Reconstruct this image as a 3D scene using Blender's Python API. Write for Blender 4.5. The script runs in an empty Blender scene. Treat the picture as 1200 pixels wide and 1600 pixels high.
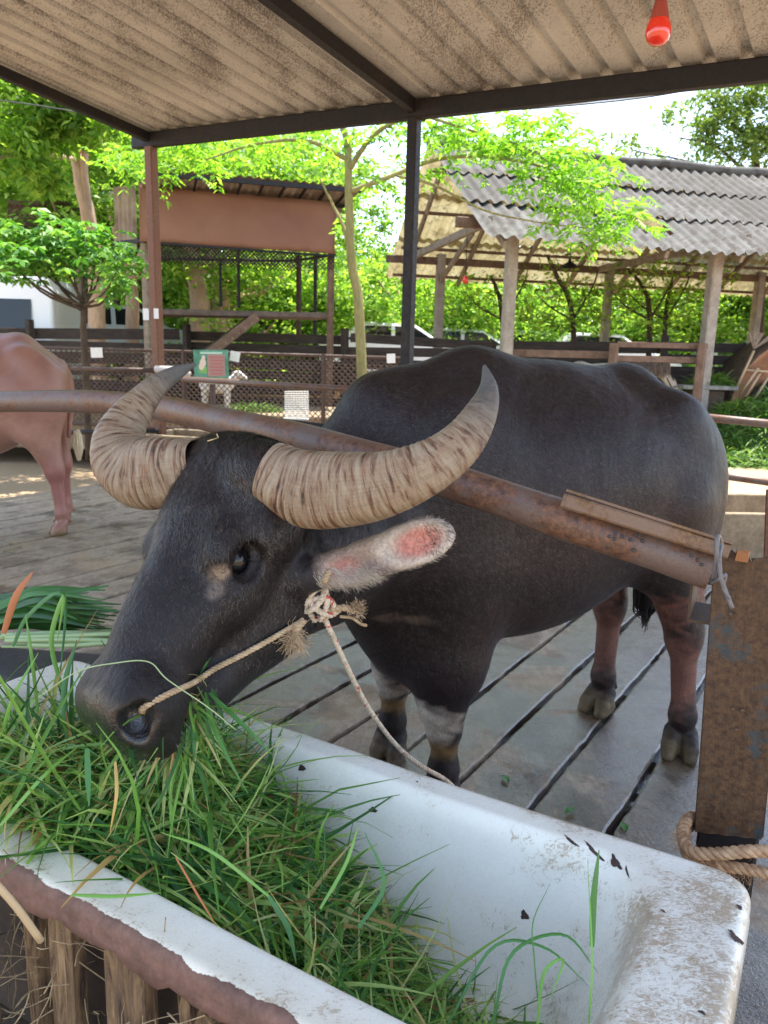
import bpy, math, random, numpy as np
from mathutils import Vector, Matrix
R = math.radians
scene = bpy.context.scene
col = scene.collection
rng = np.random.default_rng(7)
random.seed(7)

# ------------------------------------------------------------------ camera
CAM_H, PITCH, ROLL, FPX = 1.5, R(11.8), R(1.5), 1180.0
fwd = np.array([0, math.cos(PITCH), -math.sin(PITCH)])
up0 = np.array([0, math.sin(PITCH), math.cos(PITCH)]); r0 = np.array([1., 0, 0])
CR = r0 * math.cos(ROLL) + up0 * math.sin(ROLL)
CU = up0 * math.cos(ROLL) - r0 * math.sin(ROLL)
CC = np.array([0, 0, CAM_H])
cam_data = bpy.data.cameras.new("camera")
cam = bpy.data.objects.new("camera", cam_data); col.objects.link(cam)
mw = Matrix.Identity(4)
for i in range(3):
    mw[i][0] = CR[i]; mw[i][1] = CU[i]; mw[i][2] = -fwd[i]; mw[i][3] = CC[i]
cam.matrix_world = mw
cam_data.sensor_fit = 'VERTICAL'; cam_data.sensor_height = 36; cam_data.sensor_width = 27
cam_data.lens = FPX / 1600 * 36
cam_data.clip_start = 0.05; cam_data.clip_end = 2000
cam_data.dof.use_dof = True; cam_data.dof.focus_distance = 1.6; cam_data.dof.aperture_fstop = 8.0
scene.camera = cam

# ------------------------------------------------------------------ light
SUN_EL, SUN_AZ = 76.0, 25.0     # azimuth of the sun measured from +Y towards +X
world = bpy.data.worlds.new("World"); scene.world = world; world.use_nodes = True
wn = world.node_tree.nodes; wl = world.node_tree.links
sky = wn.new("ShaderNodeTexSky"); sky.sky_type = 'NISHITA'; sky.sun_disc = False
sky.sun_elevation = R(SUN_EL); sky.sun_rotation = R(SUN_AZ); sky.dust_density = .5; sky.air_density = 1.0
wn["Background"].inputs[1].default_value = 0.15
hz = wn.new("ShaderNodeHueSaturation"); hz.inputs['Saturation'].default_value = .75; hz.inputs['Value'].default_value = 1.0   # thin bright haze greys the blue
wl.new(sky.outputs[0], hz.inputs['Color']); wl.new(hz.outputs[0], wn["Background"].inputs[0])
sun_d = bpy.data.lights.new("sun", 'SUN'); sun_d.energy = 3.6; sun_d.angle = R(0.6); sun_d.color = (1, .95, .86)
sun = bpy.data.objects.new("sun", sun_d); col.objects.link(sun)
sd = Vector((math.sin(R(SUN_AZ)) * math.cos(R(SUN_EL)), math.cos(R(SUN_AZ)) * math.cos(R(SUN_EL)), math.sin(R(SUN_EL))))
sun.rotation_euler = sd.to_track_quat('Z', 'Y').to_euler()
scene.view_settings.view_transform = 'Standard'; scene.view_settings.look = 'None'
scene.view_settings.exposure = 1.92; scene.view_settings.gamma = 1.0
scene.cycles.max_bounces = 8; scene.cycles.diffuse_bounces = 4; scene.cycles.transparent_max_bounces = 8
scene.cycles.sample_clamp_indirect = 6

# ------------------------------------------------------------------ measuring
def ray(px, py): return fwd * FPX + CR * (px - 600) + CU * (800 - py)
def P(px, py, y):
    """world point standing y metres ahead, seen in that direction"""
    d = ray(px, py); return CC + d * (y / d[1])
def G(px, py, z=0.0):
    d = ray(px, py); return CC + d * ((z - CAM_H) / d[2])
UA = np.array([math.sin(R(121.5)), math.cos(R(121.5)), 0.])   # long axis of trough and stall
WA = np.array([math.sin(R(33.5)), math.cos(R(33.5)), 0.])     # planks, rafters
def v3(*a): return np.array(a, float)
def nrm(a): a = np.asarray(a, float); return a / (np.linalg.norm(a, axis=-1, keepdims=True) + 1e-12)

# ------------------------------------------------------------------ objects
def link(name, me, parent=None, mat=None, smooth=False):
    o = bpy.data.objects.new(name, me); col.objects.link(o)
    if parent is not None: o.parent = parent
    if isinstance(mat, Mat): mat = mat.m
    if mat is not None and not me.materials: me.materials.append(mat)
    if smooth: me.shade_smooth()
    return o
def tag(o, label, cat, group=None):
    o["label"] = label; o["category"] = cat
    if group: o["group"] = group
    return o
def kind(o, k): o["kind"] = k; return o
def empty(name, label, cat, loc=(0, 0, 0), group=None):
    o = bpy.data.objects.new(name, None); col.objects.link(o); o.empty_display_size = .1
    o.location = loc
    return tag(o, label, cat, group)
def mesh_np(name, V, F, mat=None, parent=None, smooth=True, colr=None):
    """V (n,3) ; F list/array of faces"""
    me = bpy.data.meshes.new(name)
    V = np.asarray(V, np.float32)
    if isinstance(F, np.ndarray):
        n, k = F.shape
        me.vertices.add(len(V)); me.vertices.foreach_set("co", V.ravel())
        me.loops.add(n * k); me.loops.foreach_set("vertex_index", F.astype(np.int32).ravel())
        me.polygons.add(n); me.polygons.foreach_set("loop_start", np.arange(0, n * k, k, dtype=np.int32))
        me.update(calc_edges=True); me.validate()
    else:
        me.from_pydata(V.tolist(), [], [tuple(int(i) for i in f) for f in F]); me.update()
    if colr is not None:
        a = me.color_attributes.new("tint", 'FLOAT_COLOR', 'POINT')
        c = np.ones((len(V), 4), np.float32); colr = np.asarray(colr); c[:, :colr.shape[1]] = colr
        a.data.foreach_set("color", c.ravel())
    o = link(name, me, parent, mat)
    if smooth: me.shade_smooth()
    if parent is not None and parent.type == 'EMPTY':
        o.matrix_parent_inverse = Matrix.Translation(-Vector(parent.location))
    return o

class MB:
    def __init__(s): s.v = []; s.f = []; s.n = 0
    def add(s, V, F):
        V = np.asarray(V, float); s.v.append(V); s.f += [tuple(int(i) + s.n for i in f) for f in F]; s.n += len(V); return s
    def box(s, c, ax, ay, az, sx, sy, sz, jit=0.0):
        """centre, three unit axes, full sizes"""
        c = np.asarray(c, float); ax, ay, az = map(nrm, (ax, ay, az)); V = []
        for k in (-.5, .5):
            for j in (-.5, .5):
                for i in (-.5, .5):
                    V.append(c + ax * i * sx + ay * j * sy + az * k * sz)
        V = np.array(V)
        if jit: V += rng.normal(0, jit, V.shape)
        return s.add(V, [(0, 2, 3, 1), (4, 5, 7, 6), (0, 1, 5, 4), (2, 6, 7, 3), (0, 4, 6, 2), (1, 3, 7, 5)])
    def beam(s, a, b, w, h, up=(0, 0, 1), bev=0.0):
        a = np.asarray(a, float); b = np.asarray(b, float); d = nrm(b - a)
        if abs(float(d @ nrm(up))) > .97: up = UA
        side = nrm(np.cross(d, up)); u = np.cross(side, d)
        e = min(w, h) * .12 if bev == 0 else bev
        prof = [(-w/2+e, -h/2), (w/2-e, -h/2), (w/2, -h/2+e), (w/2, h/2-e), (w/2-e, h/2), (-w/2+e, h/2), (-w/2, h/2-e), (-w/2, -h/2+e)]
        V = [p + side * x + u * y for p in (a, b) for x, y in prof]
        F = [(i, (i+1) % 8, 8 + (i+1) % 8, 8 + i) for i in range(8)] + [tuple(range(7, -1, -1)), tuple(range(8, 16))]
        return s.add(V, F)
    def tube(s, pts, rad, seg=8, cap=True, squash=None, twist=0.0):
        pts = np.asarray(pts, float); n = len(pts); rad = np.broadcast_to(rad, (n,)) if np.ndim(rad) < 2 else rad
        T = nrm(np.gradient(pts, axis=0)); ref = v3(0, 0, 1) if abs(T[0][2]) < .9 else v3(1, 0, 0)
        N = nrm(np.cross(T[0], ref)); V = []
        for i in range(n):
            N = nrm(N - T[i] * (N @ T[i])); B = np.cross(T[i], N)
            a = np.linspace(0, 2 * math.pi, seg, endpoint=False) + twist * i
            V.append(pts[i] + rad[i] * (np.cos(a)[:, None] * N + np.sin(a)[:, None] * B))
        F = [(i*seg+j, i*seg+(j+1) % seg, (i+1)*seg+(j+1) % seg, (i+1)*seg+j) for i in range(n-1) for j in range(seg)]
        if cap: F += [tuple(range(seg-1, -1, -1)), tuple((n-1)*seg + j for j in range(seg))]
        return s.add(np.concatenate(V), F)
    def build(s, name, mat, parent=None, smooth=False, bevel=0):
        o = mesh_np(name, np.concatenate(s.v), s.f, mat, parent, smooth)
        if bevel:
            m = o.modifiers.new("bevel", 'BEVEL'); m.width = bevel; m.segments = 2; m.limit_method = 'ANGLE'
        return o
def spline(pts, n, closed=False):
    """catmull-rom through pts, n samples"""
    p = np.asarray(pts, float); q = np.vstack([2*p[0]-p[1], p, 2*p[-1]-p[-2]]); out = []
    m = len(p) - 1
    for t in np.linspace(0, m - 1e-9, n):
        i = int(t); f = t - i; a, b, c, d = q[i], q[i+1], q[i+2], q[i+3]
        out.append(.5 * ((2*b) + (c-a)*f + (2*a-5*b+4*c-d)*f*f + (3*b-3*c+d-a)*f**3))
    return np.array(out)
def copy_tree(o, parent=None):
    c = o.copy(); col.objects.link(c)
    if parent is not None: c.parent = parent
    for ch in list(o.children): copy_tree(ch, c)
    return c

# ------------------------------------------------------------------ materials
class Mat:
    def __init__(s, name):
        s.m = bpy.data.materials.new(name); s.m.use_nodes = True; s.t = s.m.node_tree; s.n = s.t.nodes; s.l = s.t.links
        s.b = s.n["Principled BSDF"]; s._c = None
    def coord(s, which='Object'):
        if s._c is None: s._c = s.n.new("ShaderNodeTexCoord")
        return s._c.outputs[which]
    def map(s, scale=(1, 1, 1), rot=(0, 0, 0), which='Object'):
        m = s.n.new("ShaderNodeMapping"); s.l.new(s.coord(which), m.inputs[0]); m.inputs['Scale'].default_value = scale; m.inputs['Rotation'].default_value = rot
        return m.outputs[0]
    def noise(s, scale, detail=4, rough=.55, vec=None, dist=0.0, col_=False):
        n = s.n.new("ShaderNodeTexNoise"); n.inputs['Scale'].default_value = scale; n.inputs['Detail'].default_value = detail
        n.inputs['Roughness'].default_value = rough; n.inputs['Distortion'].default_value = dist
        s.l.new(vec if vec is not None else s.coord(), n.inputs['Vector']); return n.outputs[1 if col_ else 0]
    def voro(s, scale, vec=None, feature='F1', rnd=1.0):
        n = s.n.new("ShaderNodeTexVoronoi"); n.feature = feature; n.inputs['Scale'].default_value = scale; n.inputs['Randomness'].default_value = rnd
        s.l.new(vec if vec is not None else s.coord(), n.inputs['Vector']); return n.outputs[0]
    def ramp(s, fac, stops):
        n = s.n.new("ShaderNodeValToRGB"); e = n.color_ramp.elements
        while len(e) < len(stops): e.new(.5)
        for i, (p, c) in enumerate(stops):
            e[i].position = p; e[i].color = (c, c, c, 1) if np.isscalar(c) else (*c, 1)
        s.l.new(fac, n.inputs[0]); return n.outputs[0]
    def mix(s, fac, a, b, mode='MIX'):
        n = s.n.new("ShaderNodeMix"); n.data_type = 'RGBA'; n.blend_type = mode
        for k, x in ((0, fac), (6, a), (7, b)):
            if hasattr(x, 'is_output'): s.l.new(x, n.inputs[k])
            elif k == 0: n.inputs[0].default_value = x
            else: n.inputs[k].default_value = (x, x, x, 1) if np.isscalar(x) else (*x, 1)
        return n.outputs[2]
    def math(s, op, a, b=0.0):
        n = s.n.new("ShaderNodeMath"); n.operation = op
        for k, x in ((0, a), (1, b)):
            if hasattr(x, 'is_output'): s.l.new(x, n.inputs[k])
            else: n.inputs[k].default_value = x
        return n.outputs[0]
    def attr(s, name, out=0):
        n = s.n.new("ShaderNodeAttribute"); n.attribute_name = name; return n.outputs[out]
    def sep(s, vec):
        n = s.n.new("ShaderNodeSeparateXYZ"); s.l.new(vec, n.inputs[0]); return n.outputs
    def bump(s, h, strength=.3, dist=.01, nrm_=None):
        n = s.n.new("ShaderNodeBump"); n.inputs['Strength'].default_value = strength; n.inputs['Distance'].default_value = dist
        s.l.new(h, n.inputs['Height'])
        if nrm_ is not None: s.l.new(nrm_, n.inputs['Normal'])
        return n.outputs[0]
    def set(s, base=None, rough=None, normal=None, metal=None, spec=None, **kw):
        for k, x in (('Base Color', base), ('Roughness', rough), ('Normal', normal), ('Metallic', metal), ('Specular IOR Level', spec)):
            if x is None: continue
            if hasattr(x, 'is_output'): s.l.new(x, s.b.inputs[k])
            elif k == 'Base Color': s.b.inputs[k].default_value = (*x, 1)
            else: s.b.inputs[k].default_value = x
        for k, x in kw.items(): s.b.inputs[k.replace('_', ' ')].default_value = x
        return s.m

def rough_mat(name, c1, c2, scale=8, rough=.75, bump=.3, bdist=.004, stretch=(1, 1, 1), rot=(0, 0, 0), spots=None):
    m = Mat(name); v = m.map(stretch, rot)
    n = m.noise(scale, 6, .65, v); c = m.ramp(n, [(.3, c1), (.7, c2)])
    n2 = m.noise(scale * 6, 4, .7, v); c = m.mix(.5, c, m.ramp(n2, [(.3, .55), (.7, 1.35)]), 'MULTIPLY')
    if spots: c = m.mix(m.ramp(m.noise(spots[1], 6, .7), [(spots[2], 0), (spots[2] + .06, 1)]), c, spots[0])
    return m.set(c, rough, m.bump(n2, bump, bdist))

def leaf_mat(name, c1, c2, c3, trans=.45, scale=.8):
    """leaves: three greens, light passes through"""
    m = Mat(name)
    g = m.n.new("ShaderNodeNewGeometry")
    c = m.ramp(g.outputs['Random Per Island'], [(0, c1), (.55, c2), (1, c3)])
    c = m.mix(.5, c, m.ramp(m.noise(scale, 2), [(.35, .6), (.65, 1.4)]), 'MULTIPLY')
    m.set(c, .5, spec=.35)
    t = m.n.new("ShaderNodeBsdfTranslucent"); m.l.new(m.mix(1.0, c, (1.3, 1.35, .5), 'MULTIPLY'), t.inputs[0])
    x = m.n.new("ShaderNodeMixShader"); x.inputs[0].default_value = trans
    m.l.new(m.b.outputs[0], x.inputs[1]); m.l.new(t.outputs[0], x.inputs[2])
    m.l.new(x.outputs[0], m.n["Material Output"].inputs[0]); return m.m

# ------------------------------------------------------------------ blended flesh: smooth union of tapered limbs and ellipsoids, skinned as one surface
def sd_cone(p, a, b, ra, rb):
    ba = (b - a).astype(np.float32); L2 = float(ba @ ba); t = np.clip(((p - a) @ ba) / L2, 0, 1)
    d = p - a - t[:, None] * ba
    return np.sqrt((d * d).sum(1)) - (ra + (rb - ra) * t)
def sd_ell(p, c, A, r):
    q = (p - c) @ A.T.astype(np.float32)
    k0 = np.sqrt(((q / r) ** 2).sum(1)); k1 = np.sqrt(((q / (r * r)) ** 2).sum(1))
    return k0 * (k0 - 1) / np.maximum(k1, 1e-6)
class Flesh:
    """prims: ('c',a,b,ra,rb,k) ('e',c,axes,r,k) ; negative k carves"""
    def __init__(s): s.p = []
    def cone(s, a, b, ra, rb, k=.04): s.p.append(('c', np.asarray(a, np.float32), np.asarray(b, np.float32), ra, rb, k)); return s
    def ell(s, c, A, r, k=.04):
        A = np.eye(3) if A is None else np.asarray(A); s.p.append(('e', np.asarray(c, np.float32), A, np.asarray(r, np.float32), k)); return s
    def one(s, q, p):
        return sd_cone(p, *q[1:5]) if q[0] == 'c' else sd_ell(p, *q[1:4])
    def val(s, p, idx=None):
        D = np.full(len(p), 9., np.float32)
        for i in (range(len(s.p)) if idx is None else idx):
            q = s.p[i]; k = q[-1]; d = s.one(q, p)
            if k > 0:
                h = np.clip(.5 + .5 * (D - d) / k, 0, 1); D = D + (d - D) * h - k * h * (1 - h)
            else:
                k = -k; h = np.clip(.5 - .5 * (D + d) / k, 0, 1); D = D + (-d - D) * h + k * h * (1 - h)
        return D
    def mesh(s, lo, hi, vs):
        lo = np.asarray(lo, np.float32); B = 16
        nb = np.ceil((np.asarray(hi) - lo) / (vs * B)).astype(int); N = nb * B + 1
        D = np.full(N, 1., np.float32)
        g = np.stack(np.meshgrid(*[np.arange(B + 1)] * 3, indexing='ij'), -1).reshape(-1, 3).astype(np.float32) * vs
        bi = np.stack(np.meshgrid(*[np.arange(k) for k in nb], indexing='ij'), -1).reshape(-1, 3)
        ctr = lo + (bi * B + B / 2).astype(np.float32) * vs
        DV = np.stack([s.one(q, ctr) for q in s.p], 1); C = s.val(ctr); lim = vs * B * .9 + .06
        for j, b in enumerate(bi):
            x, y, z = b * B
            if abs(C[j]) > lim: D[x:x+B+1, y:y+B+1, z:z+B+1] = C[j]
        for j, b in enumerate(bi):
            if abs(C[j]) > lim: continue
            x, y, z = b * B; idx = np.where(DV[j] < max(C[j], 0) + lim * 2 + .12)[0]
            p = lo + np.float32(vs) * (b * B).astype(np.float32) + g
            D[x:x+B+1, y:y+B+1, z:z+B+1] = s.val(p, idx).reshape(B+1, B+1, B+1)
        return nets(D, lo, vs)
def nets(D, lo, vs):
    S = D < 0; n = np.array(D.shape) - 1
    cn = [(i, j, k) for i in (0, 1) for j in (0, 1) for k in (0, 1)]
    sl = lambda A, o: A[o[0]:o[0]+n[0], o[1]:o[1]+n[1], o[2]:o[2]+n[2]]
    cnt = sum(sl(S, o).astype(np.int8) for o in cn); act = (cnt > 0) & (cnt < 8)
    ids = np.full(act.shape, -1, np.int64); I = np.argwhere(act); ids[act] = np.arange(len(I))
    acc = np.zeros((len(I), 3)); w = np.zeros(len(I))
    dv = {o: D[I[:, 0]+o[0], I[:, 1]+o[1], I[:, 2]+o[2]] for o in cn}
    for a in cn:
        for ax in range(3):
            if a[ax]: continue
            b = list(a); b[ax] = 1; b = tuple(b); da, db = dv[a], dv[b]; x = (da < 0) != (db < 0)
            t = np.where(x, da / np.where(x, da - db, 1), 0); q = np.tile(np.array(a, float), (len(I), 1)); q[:, ax] += t
            acc += q * x[:, None]; w += x
    V = lo + vs * (I + acc / w[:, None]); F = []
    for ax in range(3):
        u, v = [(1, 2), (2, 0), (0, 1)][ax]
        e = [0, 0, 0]; e[ax] = 1
        a = S[tuple(slice(0, n[i]) for i in range(3))]; b = S[tuple(slice(e[i], e[i] + n[i]) for i in range(3))]
        E = np.argwhere(a != b); E = E[(E[:, u] > 0) & (E[:, v] > 0)]; fl = a[E[:, 0], E[:, 1], E[:, 2]]
        def cell(du, dv_):
            c = E.copy(); c[:, u] -= du; c[:, v] -= dv_; return ids[c[:, 0], c[:, 1], c[:, 2]]
        Q = np.stack([cell(1, 1), cell(0, 1), cell(0, 0), cell(1, 0)], 1); Q[~fl] = Q[~fl][:, ::-1]; F.append(Q)
    F = np.concatenate(F); F = F[(F >= 0).all(1)]
    return V, F
def relax(V, F, it=2):
    for _ in range(it):
        A = np.zeros_like(V); c = np.zeros(len(V))
        for i in range(4):
            for j in (1, 3):
                np.add.at(A, F[:, i], V[F[:, (i + j) % 4]]); np.add.at(c, F[:, i], 1)
        V = V * .4 + .6 * A / np.maximum(c, 1)[:, None]
    return V
def blob(p, c, r):
    """soft patch weight by distance"""
    r = np.asarray(r, float); return np.clip(1.4 - 1.4 * np.sqrt((((p - c) / r) ** 2).sum(1)), 0, 1) if r.ndim else np.clip(1.4 - 1.4 * np.sqrt(((p - c) ** 2).sum(1)) / r, 0, 1)
# ================================================================== the water buffalo
BM = v3(.55, 2.66, 0); BX = nrm([-.912, -.41, 0]); BY = nrm([.41, -.912, 0]); BZ = v3(0, 0, 1)
BA = np.array([BX, BY, BZ])
def bl(x, y, z): return BM + BX * x + BY * y + BZ * z
HO = v3(-.385, 1.655, 1.285)
HF = nrm([-.285, -.53, -.80]); _l = v3(.68, -.73, .10); HL = nrm(_l - HF * (_l @ HF)); HN = nrm(np.cross(HF, HL))
HA = np.array([HF, HL, HN])
def hd(a, b, c): return HO + HF * a + HL * b * 1.28 + HN * (c * 1.15 + .010)

def hoof(f, x, y, d=0.0, t=(-.35, -.94, 0), bl=bl):
    t = nrm(t); n = np.cross(t, BZ); O = bl(x, y, 0)
    q = lambda a, b, z: O + t * a + n * b + v3(0, 0, z)
    for s in (-1, 1):
        f.cone(q(.0, s * .028, .085), q(.055, s * (.034 + d), .045), .036, .032, .014)
        f.cone(q(.01, s * .030, .030), q(.075, s * (.036 + d), .014), .040, .026, .014)
        f.cone(q(-.040, s * .024, .125), q(-.060, s * .030, .095), .018, .011, .012)

def trunk(f, bl, BA, toes=None):
    # trunk
    f.ell(bl(.10, 0, 1.03), BA, (.62, .375, .43), .05)
    f.ell(bl(-.16, .01, 1.06), BA, (.52, .36, .38), .08)
    f.ell(bl(.16, .0, .83), BA, (.50, .33, .30), .08)
    f.cone(bl(.60, -.02, 1.32), bl(.30, 0, 1.375), .12, .13, .12)      # withers
    f.cone(bl(.30, 0, 1.375), bl(.02, 0, 1.33), .125, .12, .12)
    f.cone(bl(.02, 0, 1.335), bl(-.34, 0, 1.38), .115, .09, .10)         # loin, sacrum
    f.cone(bl(-.34, 0, 1.375), bl(-.56, 0, 1.22), .095, .09, .08)
    for s in (1, -1):
        f.cone(bl(-.33, s * .10, 1.36), bl(-.38, s * .205, 1.325), .07, .064, .09)   # hook bones
        f.cone(bl(-.42, s * .19, 1.29), bl(-.59, s * .10, 1.17), .075, .07, .08)
        f.ell(bl(-.43, s * .18, 1.02), BA, (.24, .15, .34), .08)
        f.ell(bl(-.505, s * .14, 1.0), BA, (.16, .12, .26), .06)
        f.ell(bl(.44, s * .20, 1.05), BA, (.21, .14, .36), .09)          # shoulder
    f.cone(bl(-.62, .0, 1.26), bl(-.68, .0, 1.02), .04, .028, .03)
    f.cone(bl(-.68, .0, 1.02), bl(-.65, .02, .72), .028, .018, .02)
    # chest, neck
    f.ell(bl(.55, .0, .90), BA, (.26, .25, .36), .09)
    f.ell(bl(.46, .0, .64), BA, (.22, .22, .26), .09)
    f.cone(bl(.55, -.04, 1.20), bl(.78, -.06, 1.04), .22, .17, .10)
    # front legs
    for s, dx in ((1, 0.0), (-1, .02)):
        f.cone(bl(.40, s * .17, .86), bl(.43 + dx, s * .165, .50), .155, .118, .09)
        f.cone(bl(.43 + dx, s * .165, .52), bl(.45 + dx, s * .17, .37), .112, .078, .06)
        f.cone(bl(.45 + dx, s * .17, .38), bl(.445 + dx, s * .18, .29), .077, .062, .03)
        f.cone(bl(.445 + dx, s * .18, .31), bl(.44 + dx, s * .185, .15), .048, .044, .03)
        f.ell(bl(.445 + dx, s * .185, .13), BA, (.050, .050, .055), .04)
        hoof(f, .445 + dx, s * .185, bl=bl, t=toes or (-.35, -.94, 0))
    # hind legs
    for s, dx, hx in ((1, -.015, -.045), (-1, .0, .0)):
        f.cone(bl(-.38, s * .22, 1.0), bl(-.42, s * .215, .78), .145, .10, .07)
        f.cone(bl(-.42, s * .215, .80), bl(-.54 + dx, s * .20, .50), .095, .062, .05)
        f.cone(bl(-.55, s * .19, .90), bl(-.575 + dx, s * .20, .54), .07, .04, .06)
        f.ell(bl(-.555 + dx, s * .20, .475), BA, (.068, .056, .075), .04)
        f.cone(bl(-.555 + dx, s * .20, .45), bl(-.555 + hx, s * .205, .17), .05, .044, .04)
        f.ell(bl(-.555 + hx, s * .205, .145), BA, (.049, .050, .058), .04)
        hoof(f, -.555 + hx, s * .205, .004, toes or ((-.35, -.94, 0) if s > 0 else (-.72, -.7, 0)), bl)
def make_flesh():
    f = Flesh(); trunk(f, bl, BA)
    n0, n1 = bl(.62, .0, .98), hd(.16, .0, -.20)
    f.cone(n0, n0 * .45 + n1 * .55 + v3(0, 0, -.03), .24, .175, .10)
    f.cone(n0 * .45 + n1 * .55 + v3(0, 0, -.02), n1, .175, .12, .08)
    f.cone(bl(.70, .04, .80), hd(.27, -.01, -.30), .12, .05, .07)       # dewlap
    # ---- head
    he = lambda c, A, rr, k: f.ell(c, A, (rr[0] * 1.06, rr[1] * 1.28, rr[2] * 1.16), k)
    hc = lambda a, b, ra, rb, k: f.cone(a, b, ra * 1.2, rb * 1.2, k)
    he(hd(.12, 0, -.115), HA, (.155, .163, .112), .05)
    he(hd(.015, -.035, -.075), HA, (.088, .172, .080), .05)                # poll
    hc(hd(.16, 0, -.095), hd(.50, 0, -.062), .100, .060, .05)
    he(hd(.40, 0, -.060), HA, (.16, .070, .055), .05)
    for s in (1, -1):
        he(hd(.23, s * .062, -.212), HA, (.150, .050, .105), .05)      # cheek
        hc(hd(.20, s * .045, -.300), hd(.50, s * .028, -.172), .055, .045, .06)
        he(hd(.212, s * .100, -.050), HA, (.050, .030, .030), .03)    # brow
        he(hd(.255, s * .090, -.125), HA, (.075, .034, .040), .04)
        hc(hd(.28, s * .080, -.10), hd(.42, s * .05, -.085), .036, .03, .06)
        he(hd(.035, s * .112, -.06), HA, (.06, .05, .06), .04)        # horn seat
        he(hd(.545, s * .055, -.068), HA, (.074, .054, .066), .04)    # nostril pad
    he(hd(.560, 0, -.060), HA, (.062, .088, .062), .03)
    he(hd(.600, 0, -.112), HA, (.046, .090, .060), .03)              # upper lip
    hc(hd(.45, 0, -.170), hd(.580, 0, -.172), .056, .040, .02)        # lower jaw
    # mouth line, nostrils, eye sockets
    he(hd(.585, 0, -.146), HA, (.10, .12, .005), -.012)
    for s in (1, -1):
        ax = nrm(HF * .75 + HL * s * .45 + HN * -.35); a2 = nrm(np.cross(ax, HL * s * .3 + HN)); a3 = np.cross(ax, a2)
        he(hd(.586, s * .074, -.045), np.array([ax, a2, a3]), (.036, .019, .026), -.015)
        he(hd(.572, s * .094, -.042), np.array([ax, a2, a3]), (.030, .016, .016), -.018)
        he(hd(.225, s * .124, -.088), HA, (.038, .032, .028), -.012)
        for k in range(7):                                            # lids
            t0, t1 = math.pi * (k / 7), math.pi * ((k + 1) / 7)
            pt = lambda t, u: hd(.225 - .040 * math.cos(t), s * (.106 + .008 * math.sin(t)), -.087 + u * (.024 if u > 0 else .023) * math.sin(t))
            f.cone(pt(t0, 1), pt(t1, 1), .0085, .0085, .006); f.cone(pt(t0, -1), pt(t1, -1), .0075, .0075, .006)
    return f
flesh = make_flesh()
EYE = [hd(.225, s * .090, -.087) for s in (1, -1)]
def _pj(p):
    v = p - CC; z = v @ fwd; return (round(600 + FPX * (v @ CR) / z), round(800 - FPX * (v @ CU) / z))
print('eye', _pj(EYE[0]), 'nose', _pj(hd(.6, 0, -.06)), 'nostril', _pj(hd(.588, .058, -.045)), _pj(hd(.588, -.058, -.045)), 'poll', _pj(hd(0, 0, 0)))
def ear(f, base, tip, face, w, th):
    e1 = nrm(tip - base); fn = nrm(face - e1 * (face @ e1)); e2 = np.cross(fn, e1); L = np.linalg.norm(tip - base)
    c = (base + tip) / 2; A = np.array([e1, e2, fn])
    f.cone(base - e1 * .05, base + e1 * .06, .040, .034, .03)
    f.ell(c + e1 * L * .08, A, (L * .46, w, th), .02)
    f.ell(c + e1 * L * .12 + fn * (th * .9), A, (L * .38, w * .74, th * .9), -.010)
    return A, c, L
EB, ET = P(500, 894, 1.57), P(716, 832, 1.50)
_e1 = nrm(ET - EB); _fn = v3(-.15, -.9, .25); _fn = nrm(_fn - _e1 * (_fn @ _e1)); EARA = np.array([_e1, np.cross(_fn, _e1), _fn]); EARC = (EB + ET) / 2; EARL = np.linalg.norm(ET - EB)
ETC, EBC = P(655, 847, 1.515), P(556, 882, 1.545)
_t1 = nrm(P(716, 828, 1.505) - P(600, 866, 1.53)); _t2 = nrm(np.cross(_fn, _t1)); ETA = np.array([_t1, _t2, np.cross(_t1, _t2)])
flesh.cone(EB - _e1 * .05, EB + _e1 * .04, .040, .036, .03)
flesh.ell(EBC, EARA, (.074, .044, .026), .02); flesh.ell(ETC, ETA, (.080, .047, .021), .018)
flesh.ell((ETC + EBC) / 2 + v3(0, 0, .002), EARA, (.066, .041, .021), .03)
flesh.ell(ETC + _fn * .021, ETA, (.066, .034, .020), -.014); flesh.ell(EBC + _fn * .028, EARA, (.056, .028, .016), -.010)
ear(flesh, hd(.10, -.10, -.17), hd(.09, -.17, -.33), v3(-.6, -.3, .3), .046, .022)

import time; _t = time.time()
V, F = flesh.mesh((-.95, .85, -.05), (1.65, 3.45, 1.65), .0062)
V = relax(V, F, 2); V[:, 2] = np.maximum(V[:, 2], .003)
print('buffalo', len(V), round(time.time() - _t, 1))

def local(p, O, A): return (p - O) @ A.T
def patch(C, V, c, r, rgb, s=1.0, A=None):
    q = (V - c) if A is None else (V - c) @ A.T
    d = np.sqrt(((q / np.asarray(r)) ** 2).sum(1)); n = np.sin(V[:, 0] * 61 + 2 * np.sin(V[:, 2] * 83)) * np.sin(V[:, 2] * 47 + V[:, 1] * 71) * .12
    w = np.clip((1.0 - d + n) * 2.2, 0, 1)[:, None] * s
    return C * (1 - w) + np.array(rgb) * w
C = np.tile(np.array([.017, .0108, .0105]), (len(V), 1))
L = local(V, BM, BA); Hh = local(V, HO, HA)
headw = np.clip(((V[:, 1] < 1.95) & (Hh[:, 0] > -.1)).astype(float), 0, 1)
C = np.where(headw[:, None] > 0, np.array([.014, .0108, .0105]), C)
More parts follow.
